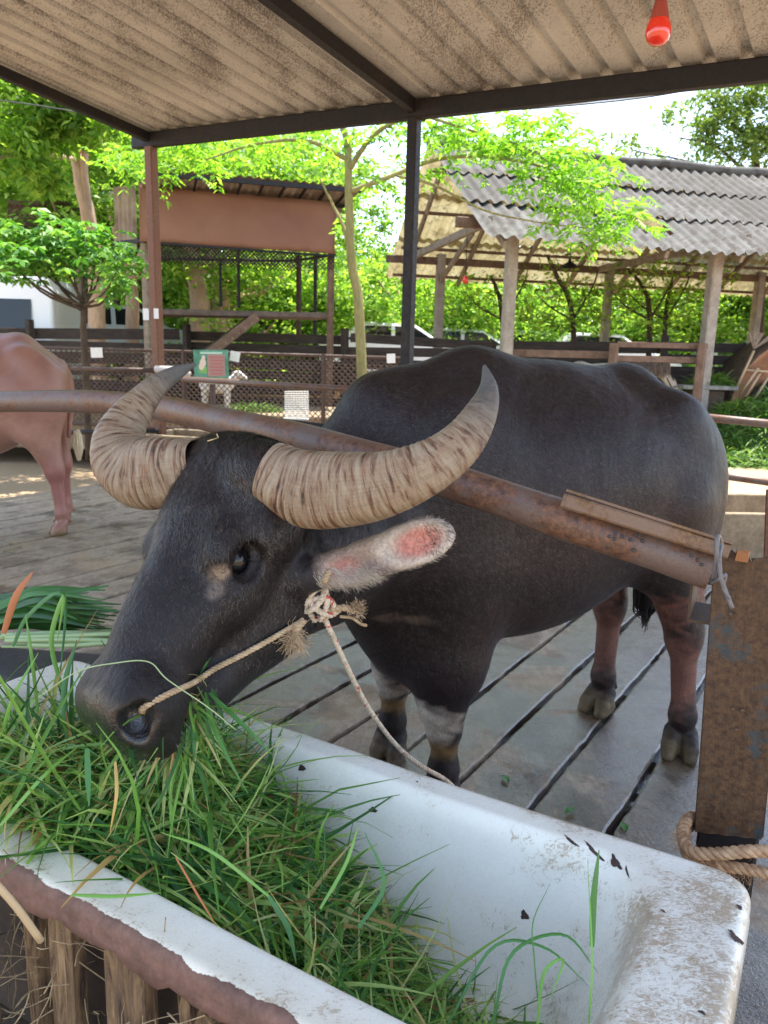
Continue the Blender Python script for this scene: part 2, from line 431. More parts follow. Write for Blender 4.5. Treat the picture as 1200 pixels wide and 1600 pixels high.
# hide turns reddish brown where hair is thin
C = patch(C, V, bl(.30, .22, .62), (.30, .25, .20), (.028, .014, .012), .8, BA)
C = patch(C, V, bl(.15, .38, 1.0), (.30, .2, .28), (.026, .015, .015), .6, BA)
C = patch(C, V, bl(-.30, .36, 1.0), (.16, .2, .3), (.030, .017, .017), .5, BA)
for s in (1, -1):
    C = patch(C, V, bl(-.50, s * .17, .70), (.20, .14, .24), (.26, .10, .07), .9, BA)
    C = patch(C, V, bl(-.55, s * .20, .36), (.17, .10, .24), (.17, .075, .055), .8, BA)
    C = patch(C, V, bl(-.60, s * .20, .475), (.09, .10, .045), (.06, .028, .022), .5, BA)
    C = patch(C, V, bl(.49, s * .18, .33), (.13, .10, .10), (.46, .38, .30), .9, BA)
    C = patch(C, V, bl(.47, s * .18, .23), (.10, .08, .05), (.26, .15, .06), .6, BA)
C = patch(C, V, bl(.44, -.12, .42), (.10, .10, .16), (.13, .06, .05), .8, BA)
for x in (.46, -.57):
    for s in (1, -1):
        C = patch(C, V, bl(x + .06, s * .2, .02), (.17, .15, .085), (.115, .08, .042), 1, BA)
# pale throat band, cheek and eye marks
C = patch(C, V, P(625, 1003, 2.02), (.17, .3, .028), (.14, .09, .065), .8)
C = patch(C, V, hd(.268, .105, -.060), (.026, .035, .024), (.30, .21, .14), .75, HA)
C = patch(C, V, hd(.302, .10, -.068), (.024, .04, .016), (.20, .16, .135), .65, HA)
for s in (-1,):
    C = patch(C, V, hd(.27, s * .12, -.06), (.085, .045, .05), (.42, .30, .19), .9, HA)
C = patch(C, V, hd(.62, 0, -.172), (.07, .14, .024), (.40, .35, .30), .8, HA)
C = patch(C, V, hd(.56, 0, -.19), (.08, .09, .05), (.30, .26, .21), .8, HA)
C = patch(C, V, hd(.58, 0, -.06), (.055, .10, .07), (.022, .021, .023), .9, HA)
# ear
E = local(V, EARC, EARA); inear = (np.abs(E[:, 0]) < EARL * .62) & (np.abs(E[:, 1]) < .07) & (np.abs(E[:, 2]) < .05)
e0 = E[:, 0] / (EARL / 2)
front = E[:, 2] > -.004
T_ = local(V, ETC, ETA); rim = np.clip((np.sqrt((T_[:, 0] / .078) ** 2 + (T_[:, 1] / .045) ** 2) - .45) * 2.6, 0, 1)
pink = np.array([.42, .17, .135]); white = np.array([.44, .37, .31]); dark = np.array([.022, .018, .019])
ec = pink * (1 - rim[:, None]) + white * rim[:, None]
lobe = np.clip((-.02 - e0) * 5, 0, 1)[:, None]; ec = ec * (1 - lobe) + np.array([.27, .20, .165]) * lobe
B_ = local(V, EBC, EARA); ip = np.clip(1.5 - np.sqrt(((B_[:, 0] + .018) / .035) ** 2 + (B_[:, 1] / .022) ** 2) * 1.2, 0, 1)[:, None]; ec = ec * (1 - ip * .8) + np.array([.36, .15, .125]) * ip * .8
dn = np.clip(1.6 - np.sqrt(((V - P(600, 893, 1.53)) ** 2).sum(1)) / .032, 0, 1)[:, None]; ec = ec * (1 - dn) + np.array([.07, .042, .055]) * dn
ec = np.where(front[:, None], ec, dark)
rt = np.clip((e0 + 1.02) * 5, 0, 1)[:, None]; ec = dark * (1 - rt) + ec * rt
C = np.where(inear[:, None], ec, C)
dry = np.clip((np.sqrt((((Hh - np.array([.60, 0, -.055])) / np.array([.085, .15, .085])) ** 2).sum(1)) - .75) * 3, 0, 1)
C = np.concatenate([C, dry[:, None]], 1)

hide = Mat("buffalo_hide")
c = hide.attr("tint"); v = hide.map((1, 1, 1))
c = hide.mix(.8, c, hide.ramp(hide.noise(9, 5, .6), [(.3, .62), (.72, 1.45)]), 'MULTIPLY')
c = hide.mix(.7, c, hide.ramp(hide.noise(150, 3, .7), [(.35, .7), (.7, 1.5)]), 'MULTIPLY')
hb = hide.bump(hide.noise(26, 4, .65, hide.map((1.5, 1.5, .6), (0, .4, 0)), .7), .45, .009, hide.bump(hide.noise(4, 4, .6, hide.map((1, 1, .6)), .6), .55, .035))
hb = hide.bump(hide.noise(520, 2, .7, hide.map((1, 1, .35))), .5, .0012, hb)
dryf = hide.attr('tint', 3)
peb = hide.bump(hide.voro(230), .35, .0015, hb)
hide.set(c, hide.mix(dryf, hide.ramp(hide.noise(38, 4, .7), [(.38, .10), (.62, .42)]), hide.ramp(hide.noise(14, 3), [(.3, .42), (.7, .60)])), peb, spec=.27)
hide.l.new(hide.math('MULTIPLY', hide.math('SUBTRACT', 1.0, dryf), .9), hide.b.inputs['Coat Weight']); hide.b.inputs['Coat Roughness'].default_value = .13; hide.l.new(peb, hide.b.inputs['Coat Normal'])
hide.b.inputs['Sheen Weight'].default_value = .02; hide.b.inputs['Sheen Roughness'].default_value = .35
hide.b.inputs['Sheen Tint'].default_value = (.75, .78, .9, 1)

buf = empty("water_buffalo", "large dark grey water buffalo with long curved horns eating grass from the white bathtub", "buffalo", tuple(bl(0, 0, 0)))
body = mesh_np("body", V, F, hide.m, buf, True, C)

# ---- eyes
def uvs(c, r, seg=32, rings=20, A=np.eye(3)):
    mb = MB(); Vv = []; c = np.asarray(c, float)
    for i in range(rings + 1):
        t = math.pi * i / rings
        for j in range(seg):
            p = 2 * math.pi * j / seg
            Vv.append(c + np.array([math.sin(t) * math.cos(p), math.sin(t) * math.sin(p), math.cos(t)]) * np.asarray(r) @ A)
    Ff = [(i*seg+j, i*seg+(j+1) % seg, (i+1)*seg+(j+1) % seg, (i+1)*seg+j) for i in range(rings) for j in range(seg)]
    return mb.add(Vv, Ff)
eye_m = Mat("eye"); eye_m.set((.006, .005, .006), .10, spec=.45)
for e in EYE: uvs(e, (.034,) * 3).build("eye", eye_m.m, buf, True)

# ---- horns
def horn(pts, wid, flat, nr=420, seg=44, seed=0):
    c = spline([P(a, b, d) for a, b, d in pts], nr)
    w = np.interp(np.linspace(0, 1, nr), np.linspace(0, 1, len(wid)), wid)
    w = np.array([w[i] * np.linalg.norm(c[i] - CC) / FPX / 2 for i in range(nr)])
    T = nrm(np.gradient(c, axis=0)); VV = []; AT = []; r = np.random.default_rng(seed)
    seglen = np.concatenate([[0], np.cumsum(np.linalg.norm(np.diff(c, axis=0), axis=1))]); tl = seglen / seglen[-1]
    ridge = np.zeros(nr); x = 0.0
    while x < .8:
        x += r.uniform(.010, .030); ridge -= np.exp(-((tl - x) / .0048) ** 2) * r.uniform(.3, 1.0) * (1 - x)
    ph = r.uniform(0, 6, 6)
    for i in range(nr):
        vd = nrm(c[i] - CC); Nn = nrm(np.cross(T[i], vd)); Bn = np.cross(T[i], Nn)
        a = np.linspace(0, 2 * math.pi, seg, endpoint=False)
        ca, sa = np.cos(a), np.sin(a)
        # rounded triangle: broad front face, keel below
        rad = 1 / (np.abs(ca) ** 2.4 + np.abs(sa / flat) ** 2.4) ** (1 / 2.4)
        g = ridge[i] * .085 * (1 + .5 * np.sin(a * 3 + ph[0])) * np.clip(.75 + .6 * np.sin(a * 2 + 9 * tl[i] + ph[3]), 0, 1)
        lum = .022 * np.sin(a * 2 + 9 * tl[i] + ph[1]) + .016 * np.sin(a * 5 + 23 * tl[i] + ph[2])
        rr = w[i] * rad * (1 + g + lum)
        VV.append(c[i] + (ca * rr)[:, None] * Nn + (sa * rr)[:, None] * Bn)
        AT.append(np.stack([np.full(seg, tl[i]), .5 + .5 * ca, .5 + .5 * sa], 1))
    Ff = np.array([(i*seg+j, i*seg+(j+1) % seg, (i+1)*seg+(j+1) % seg, (i+1)*seg+j) for i in range(nr-1) for j in range(seg)])
    return np.concatenate(VV), Ff, np.concatenate(AT)
hm = Mat("horn_keratin")
at = hm.attr("tint"); mp = hm.n.new("ShaderNodeMapping"); hm.l.new(at, mp.inputs[0]); mp.inputs['Scale'].default_value = (36, .8, .8)
mp2 = hm.n.new("ShaderNodeMapping"); hm.l.new(at, mp2.inputs[0]); mp2.inputs['Scale'].default_value = (6, 22, 22)
band = hm.noise(1.6, 5, .65, mp.outputs[0], .6); streak = hm.noise(1.2, 5, .7, mp2.outputs[0], .4)
c = hm.ramp(band, [(.34, (.03, .017, .012)), (.41, (.15, .07, .035)), (.47, (.25, .165, .10)), (.58, (.31, .235, .155)), (.75, (.40, .33, .235))])
c = hm.mix(.35, c, hm.ramp(streak, [(.32, (.45, .40, .35)), (.68, (1.25, 1.2, 1.1))]), 'MULTIPLY')
tip = hm.ramp(hm.math('ADD', hm.sep(at)[0], hm.math('MULTIPLY', streak, .16)), [(.78, 0), (.98, 1)])
c = hm.mix(tip, c, (.10, .095, .085))
pat = hm.ramp(hm.noise(16, 5, .7), [(.58, 0), (.70, 1)]); c = hm.mix(hm.math('MULTIPLY', pat, .35), c, (.30, .13, .06))
hbmp = hm.bump(hm.math('ADD', band, hm.math('MULTIPLY', streak, .35)), .7, .008)
hm.set(c, .5, hm.bump(hm.noise(120, 4, .7), .35, .002, hbmp))
HR = [(425,738,1.53),(480,763,1.47),(545,765,1.40),(615,752,1.35),(675,727,1.33),(722,690,1.35),(752,645,1.39),(763,608,1.43),(757,571,1.46)]
Vh, Fh, Ah = horn(HR, [96,122,116,100,86,70,50,30,5], .68, seed=3); mesh_np("horn", Vh, Fh, hm.m, buf, True, Ah)
HLp = [(312,729,1.69),(256,738,1.73),(220,738,1.78),(196,720,1.83),(188,690,1.87),(198,658,1.91),(220,630,1.94),(245,603,1.97),(277,582,2.0),(306,569,2.02)]
Vh, Fh, Ah = horn(HLp, [85,106,106,96,80,62,47,34,21,4], .72, seed=5); mesh_np("horn", Vh, Fh, hm.m, buf, True, Ah)

# ---- short coat and fringes
def hairs(V, F, n, sel, flow, ln, wd, lift=.25, jit=.35, rg=None):
    rg = rg or rng; A, B, Cc, D = V[F[:, 0]], V[F[:, 1]], V[F[:, 2]], V[F[:, 3]]
    nn = np.cross(Cc - A, D - B); ar = np.linalg.norm(nn, axis=1); ctr = (A + Cc) / 2; w = ar * sel(ctr, nrm(nn)); w /= w.sum()
    i = rg.choice(len(F), n, p=w); u, v = rg.random((2, n, 1)); p = A[i] * (1-u) * (1-v) + B[i] * u * (1-v) + Cc[i] * u * v + D[i] * (1-u) * v
    N = nrm(nn[i]); d = flow(p, N); d = d + rg.normal(0, jit, d.shape); d = nrm(d - N * (d * N).sum(1)[:, None]); d = nrm(d + N * lift * (.4 + rg.random((n, 1))))
    l = (ln(p) if callable(ln) else ln) * (.5 + rg.random(n)); l = l[:, None]; side = nrm(np.cross(d, N)) * wd
    m = p + d * l * .55 + N * l * .04; t = p + d * l + N * l * -.05
    Vv = np.stack([p - side, p + side, m + side * .7, m - side * .7, t], 1).reshape(-1, 3); k = np.arange(n)[:, None] * 5
    Q = np.concatenate([k + [0, 1, 2], k + [0, 2, 3], k + [3, 2, 4]])
    return Vv, Q
hair_m = Mat("buffalo_hair"); hair_m.set(hair_m.ramp(hair_m.noise(60, 2), [(.35, (.020, .014, .012)), (.7, (.085, .062, .05))]), .4, spec=.5)
def flow_body(p, N):
    q = local(p, BM, BA); d = -BX * .8 - BZ * (.7 + .4 * np.sin(q[:, 0] * 7))[:, None]
    return d
Vx, Fx = hairs(V, F, 95000, lambda c, n: ((n @ nrm([0.1, -1, .5])) > -.2) * (local(c, BM, BA)[:, 0] < .9) * (c[:, 2] > .5), flow_body, .013, .00036, .14)
mesh_np("body_hair", Vx, Fx, hair_m.m, buf, False)
hsel = lambda c, n: (c[:, 1] < 1.9) * (local(c, HO, HA)[:, 0] > -.08) * (local(c, HO, HA)[:, 0] < .50) * (~((local(c, HO, HA)[:, 0] > .42) & (n @ HN < .2))) * (np.linalg.norm(c - EYE[0], axis=1) > .03) * (1 - .75 * np.clip(local(c, HO, HA)[:, 0] * 3, 0, 1)) * (1 - 1.0 * ((np.abs(local(c, EARC, EARA)[:, 1]) < .06) & (np.abs(local(c, EARC, EARA)[:, 2]) < .06) & (np.abs(local(c, EARC, EARA)[:, 0]) < EARL * .6)))
def flow_head(p, N):
    q = local(p, HO, HA); k = np.sin(q[:, 1] * 38) * np.cos(q[:, 0] * 30)
    return HF * 1.0 + HL * (q[:, 1] * 5 + .5 * k)[:, None] + HN * (.3 * k)[:, None]
Vx, Fx = hairs(V, F, 42000, hsel, flow_head, lambda p: .016 - .018 * np.clip(local(p, HO, HA)[:, 0], 0, .5), .0005, .3, .45)
mesh_np("forehead_hair", Vx, Fx, hair_m.m, buf, False)
# pale fringe of the ear and chin whiskers
pale = Mat("pale_hair"); pale.set((.46, .39, .32), .5)
esel = lambda c, n: (lambda E_: (np.abs(E_[:, 0] + EARL * .03) < EARL * .5) * (np.abs(E_[:, 1]) < .06) * (np.abs(E_[:, 2]) < .04) * np.clip(np.abs(E_[:, 1]) * 45 - 1.3 + .7 * (np.abs(E_[:, 0] + .05) < .03), .015, 1) * (E_[:, 2] > -.012))(local(c, EARC, EARA))
def flow_ear(p, N):
    E_ = local(p, EARC, EARA); return EARA[0] * .9 + EARA[1] * (E_[:, 1] * 22)[:, None] - v3(0, 0, .25)
Vx, Fx = hairs(V, F, 1900, esel, flow_ear, .012, .0004, .25, .2)
V2, F2 = hairs(V, F, 800, lambda c, n: (lambda E_: (E_[:, 0] > -EARL * .5) * (E_[:, 0] < -EARL * .08) * (np.abs(E_[:, 1]) < .06) * (np.abs(E_[:, 2]) < .04) * (c[:, 2] < EARC[2] - .015 + (E_[:, 0] * .18)))(local(c, EARC, EARA)) * 1.0, lambda p, N: np.tile(EARA[0] * .7 - v3(0, 0, .6), (len(p), 1)), .024, .0005, .35, .25)
mesh_np("ear_hair", np.concatenate([Vx, V2]), np.concatenate([Fx, F2 + len(Vx)]), pale.m, buf, False)
csel = lambda c, n: (lambda q: (q[:, 0] > .50) * (q[:, 0] < .70) * (q[:, 2] < -.135) * (q[:, 2] > -.26))(local(c, HO, HA)) * (c[:, 1] < 1.7) * 1.0
Vx, Fx = hairs(V, F, 1500, csel, lambda p, N: np.tile(HF * .5 - v3(0, 0, .7), (len(p), 1)), .020, .00045, 1.2, .3)
mesh_np("whiskers", Vx, Fx, pale.m, buf, False)
# tail tuft
tb = P(1014, 905, 2.97); tf = MB()
for k in range(260):
    a = rng.normal(0, .022, 3); a[2] = rng.uniform(-.02, .06); p0 = tb + a; p1 = tb + v3(a[0] * .9, a[1] * .9, -.10 + rng.normal(0, .02)); p2 = tb + v3(rng.normal(0, .008), rng.normal(0, .008), -.165 + rng.normal(0, .03))
    tf.tube([p0, p1, p2], [.004, .0035, .0006], 4, cap=False)
tuft_m = Mat("tail_hair"); tuft_m.set((.018, .014, .013), .5)
tf.build("tail_tuft", tuft_m.m, buf, True)
# ================================================================== ground, floor, shelter
dirt = Mat("dirt")
c = dirt.ramp(dirt.noise(.6, 6, .6), [(.3, (.27, .18, .10)), (.6, (.35, .24, .14)), (.8, (.25, .20, .11))])
c = dirt.mix(.5, c, dirt.ramp(dirt.noise(30, 4), [(.3, .7), (.7, 1.25)]), 'MULTIPLY')
dirt.set(c, .9, dirt.bump(dirt.noise(18, 6), .5, .02))
gm = MB(); n = 40; xs = np.linspace(-1, 1, n); xs = np.sign(xs) * np.abs(xs) ** 2.5 * 400
gv = []
def gz(x, y): return -.33 + .03 * math.sin(x * 1.3) * math.sin(y * .9)
X, Y = np.meshgrid(xs, xs + 12); gv = np.stack([X.ravel(), Y.ravel(), np.full(X.size, -.30) + .02 * np.sin(X.ravel() * 1.1) * np.sin(Y.ravel() * .9)], 1)
gm.add(gv, [(j*n+i, j*n+i+1, (j+1)*n+i+1, (j+1)*n+i) for j in range(n-1) for i in range(n-1)])
kind(gm.build("ground", dirt.m, smooth=True), "structure")

# yard beyond the stalls, level with the stall floor
yard_m = Mat("yard")
c = yard_m.ramp(yard_m.noise(.5, 6, .6), [(.3, (.29, .19, .11)), (.55, (.37, .26, .16)), (.8, (.26, .21, .12))])
c = yard_m.mix(.45, c, yard_m.ramp(yard_m.noise(40, 4), [(.3, .7), (.7, 1.25)]), 'MULTIPLY')
yard_m.set(c, .9, yard_m.bump(yard_m.noise(25, 6), .5, .015))
FN = v3(WA[1], -WA[0], 0)     # across the planks
def fl(n_, w_, z=0.0): return FN * n_ + WA * w_ + v3(0, 0, z)
m = MB(); m.add([fl(-40, 7.15, -.012), fl(20, 6.75, -.012), fl(20, 60, -.012), fl(-40, 60, -.012)], [(0, 1, 2, 3)])
kind(m.build("yard", yard_m.m), "structure")

# floor of long cast planks, worn and wet
wet = Mat("wet_planks")
v = wet.map((1, 1, 1), (0, 0, R(33.5)))
rp = wet.n.new("ShaderNodeNewGeometry")
base = wet.ramp(wet.noise(2.6, 8, .72, None, .3), [(.34, (.03, .016, .007)), (.44, (.10, .062, .032)), (.51, (.19, .145, .10)), (.59, (.13, .088, .05)), (.67, (.04, .021, .009))])
base = wet.mix(.35, base, wet.ramp(rp.outputs['Random Per Island'], [(0, .65), (1, 1.3)]), 'MULTIPLY')
grain = wet.noise(9, 6, .72, wet.map((7, 1, 1), (0, 0, R(33.5))))
base = wet.mix(.6, base, wet.ramp(grain, [(.34, .45), (.66, 1.3)]), 'MULTIPLY')
fine = wet.noise(75, 5, .75)
base = wet.mix(.55, base, wet.ramp(fine, [(.35, .5), (.65, 1.35)]), 'MULTIPLY')
stain = wet.ramp(wet.noise(1.7, 5, .6, wet.map((1, 1, 1), (0, 0, 1.2)), .4), [(.52, 0), (.66, 1)])
base = wet.mix(wet.math('MULTIPLY', stain, .5), base, (.17, .115, .05))
wetness = wet.noise(1.9, 6, .66, wet.map((1.0, 1.0, 1)), .5)
sx = wet.sep(wet.coord())
far = wet.math('MULTIPLY', wet.math('ADD', sx[0], .9), .055)       # splashed more on the right-hand side
wv = wet.ramp(wet.math('ADD', wetness, far), [(.485, 0), (.56, 1)])
rough = wet.math('SUBTRACT', .62, wet.math('MULTIPLY', wv, .28))
rough = wet.math('ADD', rough, wet.math('MULTIPLY', wet.math('SUBTRACT', fine, .5), .25))
base = wet.mix(wet.math('MULTIPLY', wv, .35), base, wet.mix(1.0, base, .55, 'MULTIPLY'))
bmp = wet.bump(fine, .55, .004, wet.bump(grain, .30, .006, wet.bump(wet.noise(22, 5, .6), .35, .008)))
base = wet.mix(wet.math('SUBTRACT', 1.0, wv), base, wet.mix(1.0, wet.mix(.30, base, (.16, .14, .115)), 2.3, 'MULTIPLY'))
wet.set(base, rough, bmp, spec=.5)
wet.l.new(wet.math('MULTIPLY', wv, 1.0), wet.b.inputs['Coat Weight']); wet.b.inputs['Coat Roughness'].default_value = .07; wet.b.inputs['Coat IOR'].default_value = 1.8
wet.l.new(wet.bump(wet.noise(95, 3, .7), .8, .004, wet.bump(wet.noise(16, 4, .6), .5, .006)), wet.b.inputs['Coat Normal'])
gap_m = Mat("gutter_water"); gap_m.set((.018, .015, .012), gap_m.ramp(gap_m.math('ADD', gap_m.noise(5, 4, .6), gap_m.math('MULTIPLY', gap_m.sep(gap_m.coord())[0], .06)), [(.50, .85), (.58, .05)]), gap_m.bump(gap_m.noise(30, 3), .4, .004), spec=.5)
m = MB()
offs = [-.57 - .272 * k for k in range(-5, 24)]
r1 = np.random.default_rng(4)
for k, n0_ in enumerate(offs):
    a, b = n0_ - .272 + .0085, n0_ - .0095
    y0, y1 = -.6, 7.0
    if n0_ < -2.2: a, b = a + .004, b - .004
    N = 160; ws = np.linspace(y0, y1, N); ja = np.convolve(r1.normal(0, .008, N + 8), np.ones(9) / 9, 'valid')[:N] + r1.normal(0, .0014, N); jb = np.convolve(r1.normal(0, .008, N + 8), np.ones(9) / 9, 'valid')[:N] + r1.normal(0, .0014, N)
    dz = r1.normal(0, .002); V_ = []
    for i in range(N):
        V_ += [fl(a + ja[i], ws[i], -.05), fl(a + ja[i] + .003, ws[i], dz - .004), fl(a + ja[i] + .011, ws[i], dz), fl(b + jb[i] - .011, ws[i], dz), fl(b + jb[i] - .003, ws[i], dz - .004), fl(b + jb[i], ws[i], -.05)]
    m.add(V_, [(i*6+j, i*6+j+1, i*6+j+7, i*6+j+6) for i in range(N - 1) for j in range(5)] + [(0, 5, 4, 3, 2, 1), ((N-1)*6, (N-1)*6+1, (N-1)*6+2, (N-1)*6+3, (N-1)*6+4, (N-1)*6+5)])
kind(m.build("floor", wet.m), "structure")
m = MB(); m.add([fl(-7.4, -.7, -.034), fl(1.2, -.7, -.034), fl(1.2, 7.05, -.034), fl(-7.4, 7.05, -.034)], [(0, 1, 2, 3)])
kind(m.build("gutter_water", gap_m.m), "structure")
edge_m = rough_mat("concrete_edge", (.30, .27, .22), (.40, .37, .31), 4)
m = MB(); m.beam(fl(-7.4, 7.08, -.16), fl(1.2, 7.08, -.16), .12, .32); kind(m.build("floor_kerb", edge_m), "structure")

# rusty and painted steel
def steel(name, paint, rust1, rust2, amount=.5, scale=6, rough=.6):
    m = Mat(name); n1 = m.noise(scale, 8, .7); n2 = m.noise(scale * 9, 4, .7)
    r_ = m.ramp(n2, [(.3, rust1), (.7, rust2)])
    c = m.mix(m.ramp(n1, [(amount - .04, 0), (amount + .04, 1)]), r_, paint)
    c = m.mix(.5, c, m.ramp(m.noise(scale * 25, 3, .8), [(.3, .55), (.7, 1.35)]), 'MULTIPLY')
    return m.set(c, m.ramp(n2, [(.3, rough - .12), (.7, rough + .15)]), m.bump(m.mix(.5, n1, n2), .45, .003), spec=.4)
dark_steel = steel("dark_steel", (.010, .008, .010), (.024, .014, .010), (.014, .010, .009), .42, 3, .6)
brown_steel = steel("brown_steel", (.16, .065, .035), (.20, .09, .045), (.11, .05, .03), .5, 5, .6)
rust_steel = steel("rust_steel", (.045, .058, .062), (.040, .022, .015), (.135, .072, .034), .585, 9, .55)
pipe_m = steel("worn_pipe", (.15, .10, .08), (.055, .032, .026), (.24, .115, .065), .52, 7, .42)
fence_steel = steel('fence_steel', (.075, .045, .035), (.10, .055, .035), (.05, .03, .025), .5, 5, .6)

# -------- shelter: two posts on the far side carry a beam; a ribbed sheet roof rises towards us
PA = P(235, 216, 8.9); pb_dir = UA
# beam end chosen on the long axis so that the second post stands behind the buffalo
def on_axis(o, px, py):
    """point on the line o + t*UA that lies in the vertical plane of pixel px"""
    d = ray(px, py); # solve x/y ratio
    k = d[0] / d[1]; t = (k * o[1] - o[0]) / (UA[0] - k * UA[1]); return o + UA * t
PB = on_axis(PA, 648, 170); PB[2] = P(648, 168, PB[1])[2]
slope_u = (PB[2] - PA[2]) / np.linalg.norm((PB - PA)[:2])
UB = nrm(UA + v3(0, 0, slope_u))
vp = nrm(ray(1362, 714))            # rafters fall away from us in this direction
RD = -vp                             # uphill, towards us
shel = empty("shelter", "stall roof of stained ribbed metal sheet on dark steel beams, overhead", "shelter", (PB[0], PB[1], 0))
zoff = v3(0, 0, 1)
m = MB(); m.beam(PA - UB * .25 - zoff * .02, PA + UB * 8.5 - zoff * .02, .10, .15); m.build("beam", dark_steel, shel)
post_d = dark_steel
m = MB(); m.beam(v3(PB[0], PB[1], -.02), PB - zoff * .09, .10, .10, up=WA); m.build("post", dark_steel, shel)
m = MB(); m.beam(v3(PA[0], PA[1], -.02), PA - zoff * .09, .12, .10, up=WA); m.build("post", brown_steel, shel)
for o_, nm in ((PA, 0), (PB, 1)):
    m = MB(); L_ = 6.2; m.beam(o_ - RD * .15 + zoff * .0, o_ + RD * L_ + zoff * .0, .07 if nm else .08, .12 if nm else .10); m.build("rafter", dark_steel, shel)
Q = on_axis(PA, 1330, 90)
m = MB(); m.beam(PB + UB * 4.4, PB + UB * 4.4 + RD * 6.2, .07, .12); m.build("rafter", dark_steel, shel)
for k, q in enumerate((3.02, 6.0)):
    m = MB(); m.beam(PA + RD * q - UB * .2 - zoff * .0, PA + RD * q + UB * 8.5, .06, .10); m.build("purlin", brown_steel if k == 0 else dark_steel, shel)
sheet = Mat("roof_sheet")
c = sheet.ramp(sheet.noise(1.1, 4, .6), [(.3, (.36, .335, .30)), (.7, (.51, .48, .44))])
vs_ = sheet.map((105, 42, 60), (0, 0, R(-33.5)))
sp = sheet.noise(1.0, 5, .72, vs_, .5)
dens = sheet.noise(.75, 4, .6, sheet.map((3.2, .8, 1), (0, 0, R(-33.5))))
spot = sheet.ramp(sheet.math('ADD', sp, sheet.math('MULTIPLY', dens, .55)), [(.80, 0), (.84, 1)])
c = sheet.mix(sheet.math('MULTIPLY', spot, .7), c, (.075, .048, .035))
c = sheet.mix(.35, c, sheet.ramp(sheet.noise(60, 4, .7), [(.3, .7), (.7, 1.2)]), 'MULTIPLY')
sheet.set(c, .75, sheet.bump(sp, .3, .003))
perp = nrm(np.cross(UB, RD)); perp = perp if perp[2] > 0 else -perp
m = MB(); prof = []; per = .245; x = -.10
while x < 8.6:
    prof += [(x, 0), (x + per * .60, 0), (x + per * .70, .042), (x + per * .90, .042)]; x += per
base0 = PA + perp * .075; V_ = []; NL = 12
for i in range(NL):
    t = -.14 + (6.4) * i / (NL - 1)
    for (a, h) in prof: V_.append(base0 + UB * a + perp * (h + .006 * math.sin(a * 1.7 + t)) + RD * (t + (rng.normal(0, .015) if i == 0 else 0)))
npf = len(prof)
m.add(V_, [(i*npf+j, i*npf+j+1, (i+1)*npf+j+1, (i+1)*npf+j) for i in range(NL-1) for j in range(npf-1)])
o = m.build("roof_sheet", sheet.m, shel); sol = o.modifiers.new("thick", 'SOLIDIFY'); sol.thickness = .0015

# red bulb and its cable
bp = P(1027, 66, 3.6); bulb = empty("light_bulb", "unlit red light bulb in a grey socket hanging under the stall roof", "light bulb", tuple(bp))
glass = Mat("red_glass"); glass.set((.75, .035, .012), .12, spec=.6); glass.b.inputs['Subsurface Weight'].default_value = .25
glass.b.inputs['Subsurface Radius'].default_value = (.03, .008, .005); glass.b.inputs['Coat Weight'].default_value = .7
base_r = Mat("red_plastic"); base_r.set((.30, .05, .03), .4)
sock = Mat("grey_plastic"); sock.set((.25, .27, .26), .5)
def lathe(c, prof, seg=28, ax=(0, 0, 1)):
    V_ = []; 
    for r_, z_ in prof:
        for j in range(seg): a = 2 * math.pi * j / seg; V_.append(np.asarray(c) + v3(r_ * math.cos(a), r_ * math.sin(a), z_))
    return V_, [(i*seg+j, i*seg+(j+1) % seg, (i+1)*seg+(j+1) % seg, (i+1)*seg+j) for i in range(len(prof)-1) for j in range(seg)]
k = 3.6 / FPX
gp = [(.0001, -2), (6, -1.6), (11, 1), (15, 6), (17, 13), (17, 20), (15.5, 26), (13.5, 31)]
MB().add(*lathe(bp, [(a * k * 1.02, b * k - 3 * k) for a, b in gp])).build("glass", glass.m, bulb, True)
MB().add(*lathe(bp, [(13.5 * k, 28 * k), (12 * k, 36 * k), (9 * k, 48 * k), (7.5 * k, 54 * k), (.0001, 54 * k)])).build("bulb_base", base_r.m, bulb, True)
MB().add(*lathe(bp, [(8 * k, 53 * k), (9.5 * k, 54 * k), (9.5 * k, 84 * k), (6 * k, 90 * k), (.0001, 90 * k)])).build("socket", sock.m, bulb, True)
blk = Mat("black_cable"); blk.set((.015, .017, .02), .5)
m = MB(); m.tube([bp + v3(0, 0, 88 * k), bp + v3(.01, 0, .50)], .004, 6); m.build("cord", blk.m, bulb)
m = MB(); m.tube(spline([P(560, 190, 9.3), P(700, 178, 9.0), P(850, 168, 8.6), P(1000, 153, 8.2), P(1130, 130, 7.8), P(1260, 105, 7.4)], 30), .011, 5)
tag(m.build("power_cable", blk.m), "thin dark cable sagging across the sky beyond the stall roof", "cable")
m = MB(); m.tube(spline([P(-60, 150, 9.5), P(60, 165, 9.6), P(140, 180, 9.6), P(220, 205, 9.4)], 16), .008, 5)
tag(m.build("power_cable", blk.m), "thin dark cable running into the leaves left of the brown post", "cable")

